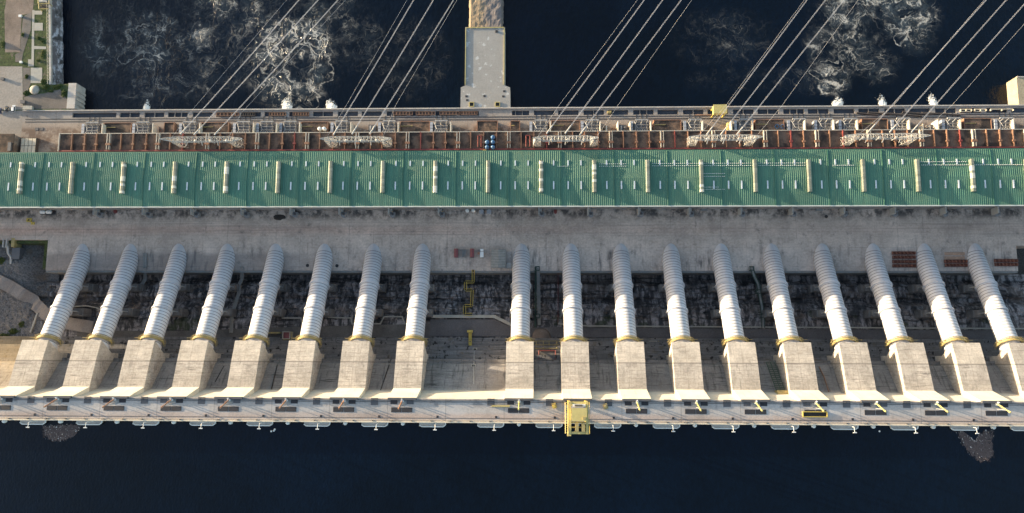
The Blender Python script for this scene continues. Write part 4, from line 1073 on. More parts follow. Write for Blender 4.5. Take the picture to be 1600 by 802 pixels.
bush(24, 518, -4, 7, 4, 3, 'wide dark green bush at the toe of the dam')
bush(8, 526, -3, 7, 3.5, 3, 'low bush at the left frame edge by ledges')
bush(3, 408, -5, 5, 4, 3, 'green bush beside the silver pipe at left')

for k_, (u_, v_, a_, b_, c_, l_) in enumerate(((5, 70, 2.5, 3.5, 1.6, 'small dark bush at the left frame edge beside the dirt yard'), (36, 55, 1.6, 2.4, 1.2, 'low weed clump between dirt yard and grey path'), (60, 60, 2.0, 1.8, 1.2, 'low bush below the upper paved square'), (60, 95, 2.2, 1.8, 1.3, 'low bush above the small paved slab'), (42, 120, 2.0, 2.6, 1.2, 'low weed clump left of the small paved slab'), (94, 134, 2.4, 1.8, 1.5, 'green bush on the corner wall top near its right end'), (80, 143, 2.6, 1.6, 1.2, 'low bush at the edge of the dark gravel yard'))):
    bush(u_, v_, ZD, a_, b_, c_, l_)

def car(u, v, rz, body, label, van=False):
    p = at(u, v, ZD); L, W = (5.2, 2.2) if van else (4.5, 1.9); z = ZD + .03
    t = thing('parked_car', label, 'van' if van else 'car', (p.x, p.y, z), 'vehicles on the parking lot')
    m_ = Matrix.Rotation(rz, 4, 'Z'); T = lambda q: Vector((p.x, p.y, z)) + (m_ @ Vector(q))
    def loft(secs, mk, name):
        bb = MB(); vs = [T(q) for s_ in secs for q in s_]; n = len(secs[0])
        bb.add(vs, [tuple(range(n))[::-1], tuple(range((len(secs) - 1) * n, len(secs) * n))] + [(k * n + i, k * n + (i + 1) % n, (k + 1) * n + (i + 1) % n, (k + 1) * n + i) for k in range(len(secs) - 1) for i in range(n)])
        return bb.build(name, mk, t)
    w = W / 2; h = L / 2
    loft([[(-w + .1, -h + .1, .3), (w - .1, -h + .1, .3), (w - .1, h - .1, .3), (-w + .1, h - .1, .3)], [(-w, -h, .6), (w, -h, .6), (w, h, .6), (-w, h, .6)], [(-w + .08, -h + .1, .95), (w - .08, -h + .1, .95), (w - .08, h - .15, .85), (-w + .08, h - .15, .85)]], body, 'body')
    y0, y1, zt = ((-h + .15, h - 1.2, 2.0) if van else (-h + .7, h - 1.3, 1.45))
    loft([[(-w + .15, y0, .95), (w - .15, y0, .95), (w - .15, y1, .9), (-w + .15, y1, .9)], [(-w + .3, y0 + .35, zt), (w - .3, y0 + .35, zt), (w - .3, y1 - .8, zt), (-w + .3, y1 - .8, zt)]], 'glass', 'window')
    loft([[(-w + .28, y0 + .33, zt), (w - .28, y0 + .33, zt), (w - .28, y1 - .78, zt), (-w + .28, y1 - .78, zt)], [(-w + .4, y0 + .45, zt + .07), (w - .4, y0 + .45, zt + .07), (w - .4, y1 - .95, zt + .07), (-w + .4, y1 - .95, zt + .07)]], body, 'roof')
    for sx in (-1, 1):
        for sy in (-1, 1):
            bb = MB(); bb.cyl(T((sx * (w - .22), sy * h * .62, .33)), T((sx * (w + .02), sy * h * .62, .33)), .33, n=12); bb.build('wheel', 'tyre', t)
        bb = MB(); c_ = T((sx * w * .65, h - .12, .68)); bb.cbox((c_.x, c_.y, c_.z - .08), .35, .25, .16, rz); bb.build('headlight', 'white', t)
car(22.5, 170.5, .03, 'carwhite', 'white van parked beside a dark car at left', True)
car(11, 171, -.05, 'cargrey', 'dark grey car parked next to the white van')
car(1, 174, .1, 'carblue', 'dark blue car parked at the left frame edge')
# brown block and panel stack by the powerhouse end
p0, p1 = at(-30, 212, ZD + 5), at(23, 236, ZD + 5)
t = thing('service_building', 'low brown roofed building with grey vents at left edge', 'building', ((p0.x + p1.x) / 2, p1.y, ZD))
b = MB(); b.box(p0.x, p1.x, p1.y - 2, p0.y, ZD, ZD + 7); b.build('wall', 'beige', t)
b = MB(); b.box(p0.x - .4, p1.x + .4, p1.y - 2, p0.y + .4, ZD + 7, ZD + 7.5); b.build('roof', 'brown', t)
b = MB(); b.cbox((p1.x - 1.5, p1.y + 2, ZD + 7.5), 2.2, 6, 1.4); b.build('vent', 'tank', t)
p0, p1 = at(33, 216, ZD + 3), at(54.5, 235, ZD + 3)
t = thing('panel_stack', 'stack of cream panels in a grid beside the gallery end', 'panels', ((p0.x + p1.x) / 2, p1.y, ZD))
b = MB(); b.box(p0.x - .3, p1.x + .3, p1.y - 2, p0.y + .4, ZD, ZD + 2.4); b.build('frame', 'darktimber', t)
for i in range(4):
    for k in range(2):
        w = (p1.x - p0.x) / 4; h = (p0.y - p1.y + 2) / 2
        b = MB(); b.box(p0.x + w * i + .18, p0.x + w * (i + 1) - .18, p1.y - 2 + h * k + .18, p1.y - 2 + h * (k + 1) - .18, ZD + 2.4, ZD + 2.8); b.build('panel', 'cream', t)
for k, u in enumerate((57.5, 65.5)):
    p = at(u, 202, ZD); b = MB(); b.box(p.x - 1.2, p.x + 1.2, p.y - 1.1, p.y + 1.1, ZD, ZD + .12).box(p.x - 1.0, p.x + 1.0, p.y - .9, p.y + .9, ZD + .12, ZD + .2)
    tag(b.build('floor_hatch', 'hatchgrey', None, (p.x, p.y, ZD)), ['dark square floor hatch, left of the pair', 'dark square floor hatch, right of the pair'][k], 'hatch', 'square floor hatches')

# ================================================================== DAM
ZC = 70.4
YC0, YC1 = -102.4, -116.1
dam = thing('dam', 'long concrete gravity dam with sloping intake blocks and a flat crest', 'dam', (0, -100, 0))
steps = [(-64.5, -20), (-64.5, 1.5), (-67.0, 1.8), (-67.0, 6.5), (-70.0, 6.8), (-70.0, 11.5), (-73.0, 11.9), (-73.0, 16.5), (-76.2, 16.9), (-76.2, 21.5), (-79.2, 21.9), (-79.2, 27.2), (-81.6, 27.6), (-82.4, 30.0)]
prof = [(YC1, -20)] + steps + [(-98.4, 43.6), (YC0 - .1, 66.0), (YC0 - .1, ZC - 2), (YC1, ZC - 2)]
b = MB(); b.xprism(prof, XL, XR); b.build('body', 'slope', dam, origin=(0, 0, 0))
b = MB(); b.box(XL, XR, YC1, YC0, ZC - 2, ZC); b.build('crest', 'crest', dam, origin=(0, 0, 0))
b = MB(); b.box(XL, XR, YC0 - 1.05, YC0 - .75, ZC, ZC + .9); b.build('parapet', 'hatchgrey', dam)
b = MB(); b.box(XL, XR, YC1 + .02, YC1 + .65, ZC, ZC + 1.1); b.box(XL, XR, YC1 + 1.3, YC1 + 1.45, ZC, ZC + .15); b.build('parapet', 'cream', dam)
b = MB()
for y in (YC0 - 1.9, YC1 + 2.6): b.box(XL, XR, y - .1, y + .1, ZC, ZC + .12)
b.build('rail', 'rail', dam)
b = MB(); x = XL
while x < XR:
    for y in (YC0 - .9, YC1 + 1.0): b.box(x - .15, x + .15, y - .25, y + .25, ZC, ZC + 1.5)
    x += 11.33
b.build('railing_post', 'hatch', dam)['kind'] = 'stuff'
HB = 8.45   # half width of an intake block
def block_mesh():
    b = MB()
    pr_ = [(-68.2, 43.3), (-81.0, 48.0), (-96.9, 52.9), (-101.2, 52.95), (-101.2, 20), (-76.0, 5), (-76.0, 30.2)]
    b.xprism(pr_, -HB, HB)
    return b
blk = None; UNITS = [j for j in range(0, 20) if j != 8]
for j in UNITS:
    X = UX(j)
    if blk is None:
        b = block_mesh(); b.v = [(x + X, y, z) for x, y, z in b.v]
        blk = b.build('intake_block', 'block', dam, origin=(X, -68, 40))
        b = MB(); b.xprism([(-96.95, 52.95), (-101.9, ZC - .05), (-104, ZC - .6), (-104, 52.95)], X - HB, X + HB)
        face = b.build('upper_face', 'paleface', dam, origin=(X, -98, 53)); fx = X
        b = MB(); b.box(X - HB + .2, X + HB - .2, YC0 - .7, YC0 + .55, ZC + .02, ZC + 1.5); cur = b.build('gate_housing', 'hatchgrey', dam, origin=(X, YC0, ZC))
        b = MB()
        for s_ in (-3.6, 2.2): b.box(X + s_ - 1.8, X + s_ + 1.8, -101.75, -101.2, ZC - 3.6, ZC - 2.9)
        vt = b.build('vent_slot', 'hatch', dam, origin=(X, YC0, ZC))
    else:
        for src in (blk, face, cur, vt):
            c = src.copy(); COL.objects.link(c); c.location.x = src.location.x + X - fx
# hatches on the crest
hm = {}
def hatch(name, X, Y, sx, sy, matk):
    key = (name, sx, sy, matk)
    if key not in hm:
        b = MB(); b.box(-sx, sx, -sy, sy, 0, .14); b.box(-sx + .12, sx - .12, -sy + .12, sy - .12, .14, .22)
        o = b.build(name, matk, dam, origin=(0, 0, 0)); hm[key] = o
    else:
        o = hm[key].copy(); COL.objects.link(o)
    o.location = Vector((X, Y, ZC)) - Vector(dam['_w']); return o
y1 = at(800, 633, ZC).y; y2 = at(800, 642, ZC).y
for j in [q for q in range(0, 20) if q != 8]:
    X = UX(j)
    r = random.Random(j)
    for s_ in (-1, 1):
        hatch('gate_hatch', X + s_ * 4.75, y1 + 1.4, 2.0, 1.25, 'hatchgrey' if r.random() < .3 else 'hatch')
        hatch('gate_hatch', X + s_ * 3.15 - .1, y2 + .15, 3.0, 1.35, 'hatch')
    hatch('deck_plate', X + .2, y1 + 1.2, 2.3, 1.6, 'walk')
for j in range(0, 20):
    X = UX(j)
    if j not in (8,): hatch('service_hatch', X - 16.2, y1 + 1.6, 2.1, 2.0, 'hatchgrey')
    hatch('small_cover', X - 13.2, at(800, 652, ZC).y, .6, .6, 'hatch')
# upstream intake piers
YI = YC1
for j in range(0, 20):
    X = UX(j) - 16.6
    b = MB()
    pts = [(-7.8, YI), (7.8, YI), (7.6, YI - 1.6), (6.2, YI - 2.5), (-6.2, YI - 2.5), (-7.6, YI - 1.6)]
    b.mat(0).prism([(x + X, y) for x, y in pts], 55, 66.4)
    rim = [(x * 1.0 + X, y) for x, y in pts]
    for p, q in zip(rim[1:], rim[2:]): b.mat(1).cyl((p[0], p[1], 66.5), (q[0], q[1], 66.5), .38, n=6)
    b.build('intake_pier', ['parapet', 'white'], dam)
    X = UX(j)
    if j == 8: continue
    b = MB(); b.rev((X, YI - .9, 62), [(1.15, 0), (1.15, 4.6), (.9, 5.2), (.3, 5.5)], 12); b.build('bollard', 'white', dam)

# jib hoists on the crest
grp = 'leaning hoist masts on the dam crest'
HJ = [j for j in range(0, 19) if j not in (8, 10)]
base = {}
for kk, j in enumerate(HJ):
    X = UX(j) + .2; Y = y1 + 2.4; org = j <= 7
    k = 'orange' if org else 'cream_yellow'
    lab = ('orange' if org else 'yellow') + ' leaning hoist mast above paired dark hatches on the crest, ' + nth(kk, len(HJ))
    if k not in base:
        t = thing('hoist_mast', lab, 'hoist', (X, Y, ZC), grp)
        b = MB(); b.cyl((X, Y, ZC), (X, Y - 4.2, ZC + 12.6), .4, .32, 8); b.cyl((X, Y - 3.8, ZC + 11.4), (X, Y - 4.4, ZC + 13.2), .52, .44, 8); b.cyl((X, Y - 1.6, ZC + 4.9), (X, Y - 1.8, ZC + 5.6), .6, .6, 8); b.build('cylinder', k, t)
        b = MB(); b.box(X - .8, X + .8, Y - 1, Y + 1.2, ZC, ZC + 1.3); b.box(X - .25, X + .25, Y + .3, Y + .9, ZC + 1.3, ZC + 3.2); b.build('base', 'white', t)
        b = MB(); b.bar((X, Y - 3.2, ZC), (X, Y - 3.2, ZC + 10), .2); b.build('support', 'gal', t); base[k] = t
    else: dup(base[k], (X, Y, ZC), lab)
# lamp posts leaning over the reservoir
lp = None
LJ = list(range(0, 19))
for kk, j in enumerate(LJ):
    X = UX(j) - 16.6 + 2.6; lab = 'thin white lamp post over the reservoir side of the crest, ' + nth(kk, len(LJ))
    if lp is None:
        lp = thing('lamp_post', lab, 'lamp post', (X, YI - .5, 66.4), 'lamp posts along the reservoir edge')
        b = MB(); b.cyl((X, YI - .5, 66.4), (X, YI - .8, 74), .22, .16, 6); b.cyl((X, YI - .8, 74), (X, YI - 3.6, 74.6), .16, n=6); b.build('pole', 'white', lp)
        b = MB(); b.box(X - 1.0, X + 1.0, YI - 4.0, YI - 3.5, 74.5, 74.9); b.build('lamp_head', 'white', lp)
    else: dup(lp, (X, YI - .5, 66.4), lab)
# yellow gantry crane on the crest
cg = at(903, 645, ZC + 20)
t = thing('gantry_crane', 'big yellow gantry crane straddling the dam crest', 'crane', (cg.x, -109.5, ZC))
cx = cg.x + .4; ya, yb = -104.6, -115.2
for sx in (-5.7, 5.7):
    for y in (ya, yb):
        b = MB(); b.box(cx + sx - .7, cx + sx + .7, y - .7, y + .7, ZC + .1, ZC + 17); b.build('leg', 'yellow', t)
    b = MB(); b.box(cx + sx - .9, cx + sx + .9, yb - 7, ya + .8, ZC + 17, ZC + 19); b.build('girder', 'cream_yellow', t)
b = MB(); b.box(cx - 4.8, cx + 4.8, ya - 1.6, ya + .7, ZC + 17.2, ZC + 18.6); b.build('end_beam', 'cream_yellow', t); b = MB(); b.box(cx - 4.8, cx + 4.8, yb - 6.9, yb - 5.6, ZC + 17.2, ZC + 18.6); b.build('end_beam', 'cream_yellow', t)
b = MB(); b.box(cx - 4.6, cx + 5.1, -114.4, -107.4, ZC + 19, ZC + 23); b.build('machine_house', 'cream_yellow', t)
b = MB(); b.box(cx - 4.8, cx + 5.3, -114.6, -107.2, ZC + 23, ZC + 23.3); b.build('roof', 'cream_yellow', t)
b = MB(); b.box(cx + 2.6, cx + 4.4, -113.6, -112.2, ZC + 23.3, ZC + 23.9); b.build('roof_hatch', 'railyellow', t)
b = MB(); b.cyl((cx - 2.5, -105.9, ZC + 20.4), (cx + 2.5, -105.9, ZC + 20.4), .5, n=10); b.build('drum', 'hatchgrey', t)
b = MB(); b.box(cx - 3.8, cx + 4.6, -106.6, -105.2, ZC + 18.7, ZC + 20.2); b.build('trolley', 'white', t)
for dx in (-1.6, 2.6):
    b = MB(); b.box(cx + dx - .6, cx + dx + 1.6, -120.6, -116.0, ZC + 18.7, ZC + 20.0); b.build('winch', 'railyellow', t)
b = MB()
for y in (-115.6, -118.3): b.box(cx - 4.8, cx + 4.8, y - .3, y + .3, ZC + 17.6, ZC + 18.7)
b.build('cross_beam', 'yellow', t)
b = MB(); xs = cx - 8.6
for x in (xs, xs + 1.7):
    b.bar((x, -104.4, ZC + 16.5), (x, -121.8, ZC + 18.2), .2); b.bar((x, -104.4, ZC + 17.6), (x, -121.8, ZC + 19.3), .14)
for q in range(14): y = -104.6 - q * 1.27; b.bar((xs, y, ZC + 16.6 + q * .12), (xs + 1.7, y, ZC + 16.6 + q * .12), .13)
b.build('walkway', 'cream_yellow', t)
b = MB(); b.box(cx - 7.4, cx - 4.9, -123.2, -121.0, ZC + 15.6, ZC + 18.8); b.build('cabin', 'cream_yellow', t)
b = MB(); b.box(cx - 7.2, cx - 5.1, -123.32, -123.22, ZC + 16.6, ZC + 18.2); b.build('window', 'glass', t)
b = MB()
for x in (cx - 7.2, cx + 7.2):
    b.line([(x, ya + .5, ZC + 19), (x, ya + .5, ZC + 20.2), (x, yb - 6.6, ZC + 20.2), (x, yb - 6.6, ZC + 19)], .13)
    for q in range(8): y = ya + (yb - 6.6 - ya) * q / 7; b.bar((x, y, ZC + 19), (x, y, ZC + 20.2), .1)
b.build('railing', 'yellow', t)
t.scale = (.84, .97, 1.0); t.location.y += 1.2
for k, (u, v, mk, lab) in enumerate(((866, 634, 'yellow', 'small yellow machine on the crest left of the gantry crane'), (946, 635, 'railyellow', 'small yellow machine on a hatch right of the gantry crane'))):
    p = at(u, v, ZC); t = thing('hoist_machine', lab, 'machine', (p.x, p.y, ZC))
    b = MB(); b.cbox((p.x, p.y, ZC + .25), 2.4, 3.0, .9, .3).cbox((p.x - .2, p.y - .3, ZC + 1.15), 1.3, 1.5, .9, .3); b.build('body', mk, t)
    b = MB(); b.cyl((p.x - 1.4, p.y + .8, ZC + .7), (p.x + 1.4, p.y + .9, ZC + .7), .5, n=10); b.build('drum', 'hatchgrey', t)
# yellow framed open gate pit on the crest
p = at(1273, 647.5, ZC); t = thing('open_gate_pit', 'open black gate pit with a yellow rim on the crest', 'pit', (p.x, p.y, ZC))
b = MB()
for (ax, bx, ay, by) in ((-7, 7, 1.2, 1.6), (-7, 7, -1.6, -1.2), (-7, -6.6, -1.2, 1.2), (6.6, 7, -1.2, 1.2)): b.box(p.x + ax, p.x + bx, p.y + ay, p.y + by, ZC + .02, ZC + 1.0)
b.build('rim', 'yellow', t)
b = MB(); b.box(p.x - 6.6, p.x + 6.6, p.y - 1.2, p.y + 1.2, ZC + .02, ZC + .3); b.build('opening', 'black', t)
p = at(782, 634.5, ZC); b = MB(); b.box(p.x - 5, p.x + 5.5, p.y - .3, p.y + .3, ZC, ZC + .9)
for q in range(8): b.box(p.x - 5 + q * 1.4, p.x - 4.8 + q * 1.4, p.y - .7, p.y - .3, ZC, ZC + 1.2)
tag(b.build('guard_rail', 'cream_yellow', None, (p.x, p.y, ZC)), 'pale yellow guard rail lying along the crest mid span', 'guard rail')

# ================================================================== PENSTOCKS
TH = math.atan(.53); ct, sn = math.cos(TH), math.sin(TH); RP = 6.1
def top_pt(y): return Vector((0, y, -.53 * y - .05))
NUP = Vector((0, sn, ct)); AX = Vector((0, ct, -sn))
def ring_pts(y, r, X, n=48):
    c = top_pt(y) - NUP * RP; c.x = X
    return c, [c + Vector((r * math.sin(2 * math.pi * i / n), 0, 0)) + NUP * (r * math.cos(2 * math.pi * i / n)) for i in range(n)]
def penstock(X, label):
    t = thing('penstock', label, 'penstock', (X, 0, 0), 'white penstocks running down from the dam')
    n = 48; b = MB()
    d = 2.2 * ct; ys = []; y = -71.5
    while y < 8: ys.append(y); y += d
    def band(ya_, yb_, r, mi, cap=False):
        _, p = ring_pts(ya_, r, X, n); _, q = ring_pts(yb_, r, X, n)
        b.mat(mi).add(p + q, [(i, n + i, n + (i + 1) % n, (i + 1) % n) for i in range(n)], True)
    for q_, y in enumerate(ys):
        nx_ = ys[q_ + 1] if q_ + 1 < len(ys) else 9.5
        if -70 < y < -5: band(y - .16, y + .16, RP - .03, 1); 
        band(y + (.155 if -70 < y < -5 else 0), nx_ - (.155 if -70 < nx_ < -5 else 0), RP, 0)
    band(-70.5, -68.1, RP + .55, 0)
    c0_, p = ring_pts(-68.1, RP + .55, X, n); _, q = ring_pts(-68.1, RP - .1, X, n)
    b.mat(1).add(p + q, [(i, n + i, n + (i + 1) % n, (i + 1) % n) for i in range(n)])
    b.build('pipe', ['pen', 'seam'], t)
    for y in (-27.5, -45.2):
        b = MB(); lst = []
        for off, r in ((-.55, RP), (-.5, RP + .75), (.5, RP + .75), (.55, RP)):
            c, pts = ring_pts(y, r, X, n); lst.append([p + AX * off for p in pts])
        for k in range(3):
            vs = lst[k] + lst[k + 1]; b.add(vs, [(i, n + i, n + (i + 1) % n, (i + 1) % n) for i in range(n)], False)
        b.build('stiffener_ring', 'pen', t)
        c, _ = ring_pts(y, RP, X)
        zt = c.z - RP - 2.2
        b = MB(); b.box(X - 7.2, X - 3.4, c.y - 2.2, c.y + 2.2, -18, zt); b.box(X + 3.4, X + 7.2, c.y - 2.2, c.y + 2.2, -18, zt)
        b.box(X - 7.8, X + 7.8, c.y - 2.6, c.y + 2.6, -18, zt - 4.4)
        b.build('pedestal', 'pedestal', t)
        b = MB()
        for s_ in (-1, 1): b.bar((X + s_ * (RP + .5), c.y, c.z + .5), (X + s_ * 6.4, c.y, zt), .4); b.bar((X + s_ * (RP - 1), c.y, c.z - 4), (X + s_ * 4.5, c.y, zt), .35)
        b.build('strut', 'gal', t)
    # walkway ring round the upper end of the pipe
    b = MB(); cc = top_pt(-65.9) - NUP * RP; cc.x = X; m = 44
    def pnt(r, a, off): return cc + Vector((r * math.sin(a), 0, 0)) + NUP * (r * math.cos(a)) + AX * off
    angs = [R(-125 + 250 * i / m) for i in range(m + 1)]
    for i in range(m):
        a0, a1 = angs[i], angs[i + 1]
        pr_ = ((RP + 1.0, -1.0), (RP + 1.0, 1.0), (RP + 1.22, 1.0), (RP + 1.22, -1.0))
        for q in range(4):
            (r0, f0), (r1, f1) = pr_[q], pr_[(q + 1) % 4]
            b.add([pnt(r0, a0, f0), pnt(r0, a1, f0), pnt(r1, a1, f1), pnt(r1, a0, f1)], [(0, 1, 2, 3)])
    b.build('walkway', 'railyellow', t)
    b = MB()
    for off in (-1.0, 1.0):
        for rr in (RP + 1.75, RP + 2.35): b.line([pnt(rr, a, off) for a in angs], .09)
        for i in range(0, m + 1, 2): b.bar(pnt(RP + 1.2, angs[i], off), pnt(RP + 2.35, angs[i], off), .1)
    for i in range(0, m + 1, 4): b.bar(pnt(RP + .2, angs[i], 0), pnt(RP + 1.1, angs[i], 0), .16)
    for s_ in (-1, 1):
        p0 = pnt(RP + 1.2, s_ * R(62), 0)
        for off in (-.8, .8):
            q = p0 + Vector((0, off, 0)); b.line([q, q + Vector((s_ * 3.0, 0, 0)), q + Vector((s_ * 3.0, 0, 1.4)), q + Vector((0, 0, 1.4))], .13)
    b.build('railing', 'railyellow', t)
    return t
PJ = [j for j in range(0, 19) if j != 8]
pen0 = None
for k, j in enumerate(PJ):
    lab = 'white ribbed steel penstock pipe running from dam to deck, ' + nth(k, len(PJ))
    if pen0 is None: pen0 = penstock(UX(j), lab)
    else: dup(pen0, (UX(j), 0, 0), lab)

# ================================================================== DECK OBJECTS
# wall cabinets at the foot of the powerhouse
WB = [155, 231, 306, 384, 460, 536, 612.5, 690, 846, 922.5, 1001, 1080, 1160, 1240, 1320, 1399, 1477.5, 1559]
base = None
for k, u in enumerate(WB):
    p = at(u, 329, 4); lab = 'grey cooler cabinet with a duct at the powerhouse wall foot, ' + nth(k, len(WB))
    if base is None:
        base = thing('cooler_cabinet', lab, 'cooler', (p.x, 21.2, 0), 'cooler cabinets along the powerhouse wall'); x = p.x
        b = MB(); b.box(x - 1.3, x + 1.9, 18.4, 21.4, 0, 3.6); b.box(x - .6, x + 1.3, 17.9, 18.38, .6, 3.0); b.build('cabinet', 'coolgrey', base)
        b = MB(); b.box(x - 2.2, x - 1.35, 19.0, 23.5, 0, 8.2); b.box(x - 1.35, x + .2, 21.5, 23.5, 3.6, 4.8); b.build('duct', 'gal', base)
        b = MB(); b.cyl((x + .4, 19.9, 3.6), (x + .4, 19.9, 4.3), .9, .8, 12); b.build('fan', 'hatchgrey', base)
    else: dup(base, (p.x, 21.2, 0), lab)
def capsule(b, p0, p1, r):
    b.cyl(p0, p1, r, n=14); d = (Vector(p1) - Vector(p0)).normalized()
    for a, s_ in ((Vector(p0), -1), (Vector(p1), 1)): b.cyl(a, a + d * s_ * r * .45, r, r * .6, 14); 
p = at(72, 330.5, 2); t = thing('capsule_tanks', 'pair of white capsule tanks on a dark skid by the wall', 'tanks', (p.x, p.y, 0))
b = MB(); b.box(p.x - 5, p.x + 5.6, p.y - 1.9, p.y + 1.6, 0, .7); b.build('skid', 'hatch', t)
for s_ in (-1, 1):
    b = MB(); c = p.x + s_ * 2.2 - .2; capsule(b, (c - 1.3, p.y - .4, 2.0), (c + 1.3, p.y - .4, 2.0), 1.35); b.build('tank', 'white', t)
for k, u in enumerate((730, 739.5)):
    p = at(u, 329, 2); b = MB(); b.rev((p.x, p.y, 0), [(1.35, 0), (1.35, 2.6), (.9, 3.1), (.2, 3.3)], 16); b.cyl((p.x, p.y, 3.2), (p.x, p.y, 3.7), .2, n=6)
    tag(b.build('white_tank', 'white', None, (p.x, p.y, 0)), ['white domed tank at the powerhouse wall, left of the pair', 'white domed tank at the powerhouse wall, right of the pair'][k], 'tank', 'white domed tanks at the powerhouse wall')
for k, u in enumerate((752, 764)):
    p = at(u, 330, 3); t = thing('cooling_unit', ['grey cooling unit next to white domed tanks, the nearer', 'grey cooling unit next to white domed tanks, the farther'][k], 'cooling unit', (p.x, p.y, 0), 'cooling units at the powerhouse wall')
    b = MB(); b.box(p.x - 1.5, p.x + 1.5, p.y - 1.6, p.y + 1.0, 0, 3); b.build('body', 'rad', t)
    b = MB(); b.box(p.x - .7, p.x + .7, p.y + 1.02, 23.5, 1.6, 2.6); b.build('duct', 'gal', t)
for k, (u, v) in enumerate(((180, 330), (868, 330.5))):
    p = at(u, v, 1); t = thing('hose_cabinet', ['red hose reel cabinet at the wall near left', 'red hose reel cabinet at the wall mid length'][k], 'hose cabinet', (p.x, p.y, 0))
    b = MB(); b.cbox((p.x, p.y, 0), 2.0, 2.2, 1.6); b.build('box', 'beamred', t)
    b = MB(); b.cyl((p.x - .5, p.y - 1.15, .9), (p.x + .5, p.y - 1.15, .9), .6, n=12); b.build('reel', 'maroon', t)
for k, (u, v) in enumerate(((1280, 327.5), (1100, 327.5))):
    p = at(u, v, 1); b = MB(); b.cbox((p.x, p.y, 0), 4.6, 1.9, 1.5).cbox((p.x - 1, p.y, 1.5), 1.8, 1.4, .5)
    tag(b.build('skip_bin', 'walk', None, (p.x, p.y, 0)), ['pale skip bin by the wall at right', 'pale skip bin by the wall right of centre'][k], 'skip')
p = at(437, 339.5, 0); b = MB(); rng = random.Random(3); ring = [(4.6 * rng.uniform(.8, 1.1), 2.0 * rng.uniform(.75, 1.15)) for _ in range(22)]
vs = [(p.x + a * math.cos(i * 6.283 / 22), p.y + c_ * math.sin(i * 6.283 / 22), .02) for i, (a, c_) in enumerate(ring)] + [(p.x + .6 * a * math.cos(i * 6.283 / 22), p.y + .6 * c_ * math.sin(i * 6.283 / 22), .5 * rng.uniform(.6, 1.2)) for i, (a, c_) in enumerate(ring)]
b.add(vs, [(i, (i + 1) % 22, 22 + (i + 1) % 22, 22 + i) for i in range(22)] + [tuple(range(22, 44))]); tag(b.build('dark_patch', 'soil', None, (p.x, p.y, 0)), 'flat dark patch lying on the deck', 'soil pile')  # dark patch of unknown kind, built as a low mound
t = thing('yellow_barrier', 'yellow square barrier with dark middle on the left deck', 'barrier', tuple(at(45, 345, 0)))
b = MB(); p = at(45, 344, 1); b.box(p.x - 1.6, p.x + 1.6, p.y + .7, p.y + 1.3, 0, 1.3).box(p.x - 1.6, p.x + 1.6, p.y - 1.3, p.y - .7, 0, 1.3).box(p.x - 1.6, p.x - .7, p.y - .7, p.y + .7, 0, 1.3).box(p.x + .8, p.x + 1.6, p.y - .7, p.y + .7, 0, 1.3); b.build('panel', 'yellow', t)
b = MB(); p = at(50.5, 349, 1); b.box(p.x - 1.1, p.x + 1.1, p.y - .9, p.y + .9, 0, 1); b.build('side_panel', 'yellow', t)
for k, (u, v, lab) in enumerate(((480.5, 415, 'round dark drain cover left of the sixth penstock foot'), (526.5, 415.5, 'round dark drain cover right of the sixth penstock foot'), (1291, 338.5, 'small dark drain cover on the right part of the deck'))):
    p = at(u, v, 0); b = MB(); b.rev((p.x, p.y, .01), [(1.15, 0), (1.15, .08), (.9, .1), (.85, .05), (.1, .05)], 18)
    tag(b.build('drain_cover', 'hatch', None, (p.x, p.y, .01)), lab, 'drain cover', 'round drain covers on the deck')
# parked loads
def load(u, v, w, l, kind, label, cat):
    p = at(u, v, 1.5); t = thing(kind, label, cat, (p.x, p.y, 0)); x, y = p.x, p.y
    b = MB(); b.box(x - w / 2, x + w / 2, y - l / 2, y + l / 2, .8, 1.15); b.build('chassis', 'tank', t)
    for sx in (-1, 1):
        for yy in (-l * .33, l * .3):
            b = MB(); b.cyl((x + sx * (w / 2 - .45), y + yy, .5), (x + sx * (w / 2 - .05), y + yy, .5), .5, n=12); b.build('wheel', 'tyre', t)
    return t, x, y
for u, lab in ((712.8, 'maroon covered trailer at the left end of the parked row'), (737.8, 'maroon covered trailer beside the white truck')):
    t, x, y = load(u, 395.8, 2.7, 5.9, 'covered_trailer', lab, 'trailer')
    b = MB(); b.box(x - 1.3, x + 1.3, y - 2.9, y + 2.9, 1.16, 2.7); b.add([(x - 1.32, y - 2.95, 2.7), (x + 1.32, y - 2.95, 2.7), (x + 1.32, y + 2.95, 2.7), (x - 1.32, y + 2.95, 2.7), (x, y - 2.95, 3.15), (x, y + 2.95, 3.15)], [(0, 1, 4), (1, 2, 5, 4), (2, 3, 5), (3, 0, 4, 5)]); b.build('cover', 'maroon', t)
t, x, y = load(725, 396, 2.6, 5.6, 'flatbed_trailer', 'empty grey flatbed trailer between two maroon trailers', 'trailer')
b = MB()
for q in range(7): b.box(x - 1.25, x + 1.25, y - 2.7 + q * .8, y - 2.3 + q * .8, 1.16, 1.3)
for sx in (-1.25, 1.05): b.box(x + sx, x + sx + .2, y - 2.75, y + 2.75, 1.31, 1.9)
b.build('bed', 'walk', t)
t, x, y = load(753, 396, 2.5, 5.8, 'white_truck', 'white truck with an orange hoist beside a maroon trailer', 'truck')
b = MB(); b.box(x - 1.2, x + 1.2, y - 2.9, y + .9, 1.16, 2.9); b.build('cargo_box', 'white', t)
b = MB(); b.box(x - 1.1, x + 1.1, y + 1.3, y + 2.9, .9, 2.5); b.build('cab', 'white', t)
b = MB(); b.box(x - 1.0, x + 1.0, y + 2.92, y + 2.96, 1.7, 2.35); b.build('windscreen', 'glass', t)
b = MB(); b.cyl((x - 1.5, y + .8, 1.2), (x - 1.7, y + .2, 3.4), .4, n=8); b.box(x - 3.0, x - 1.3, y - .8, y + .7, 1.0, 1.8); b.build('hoist', 'orange', t)
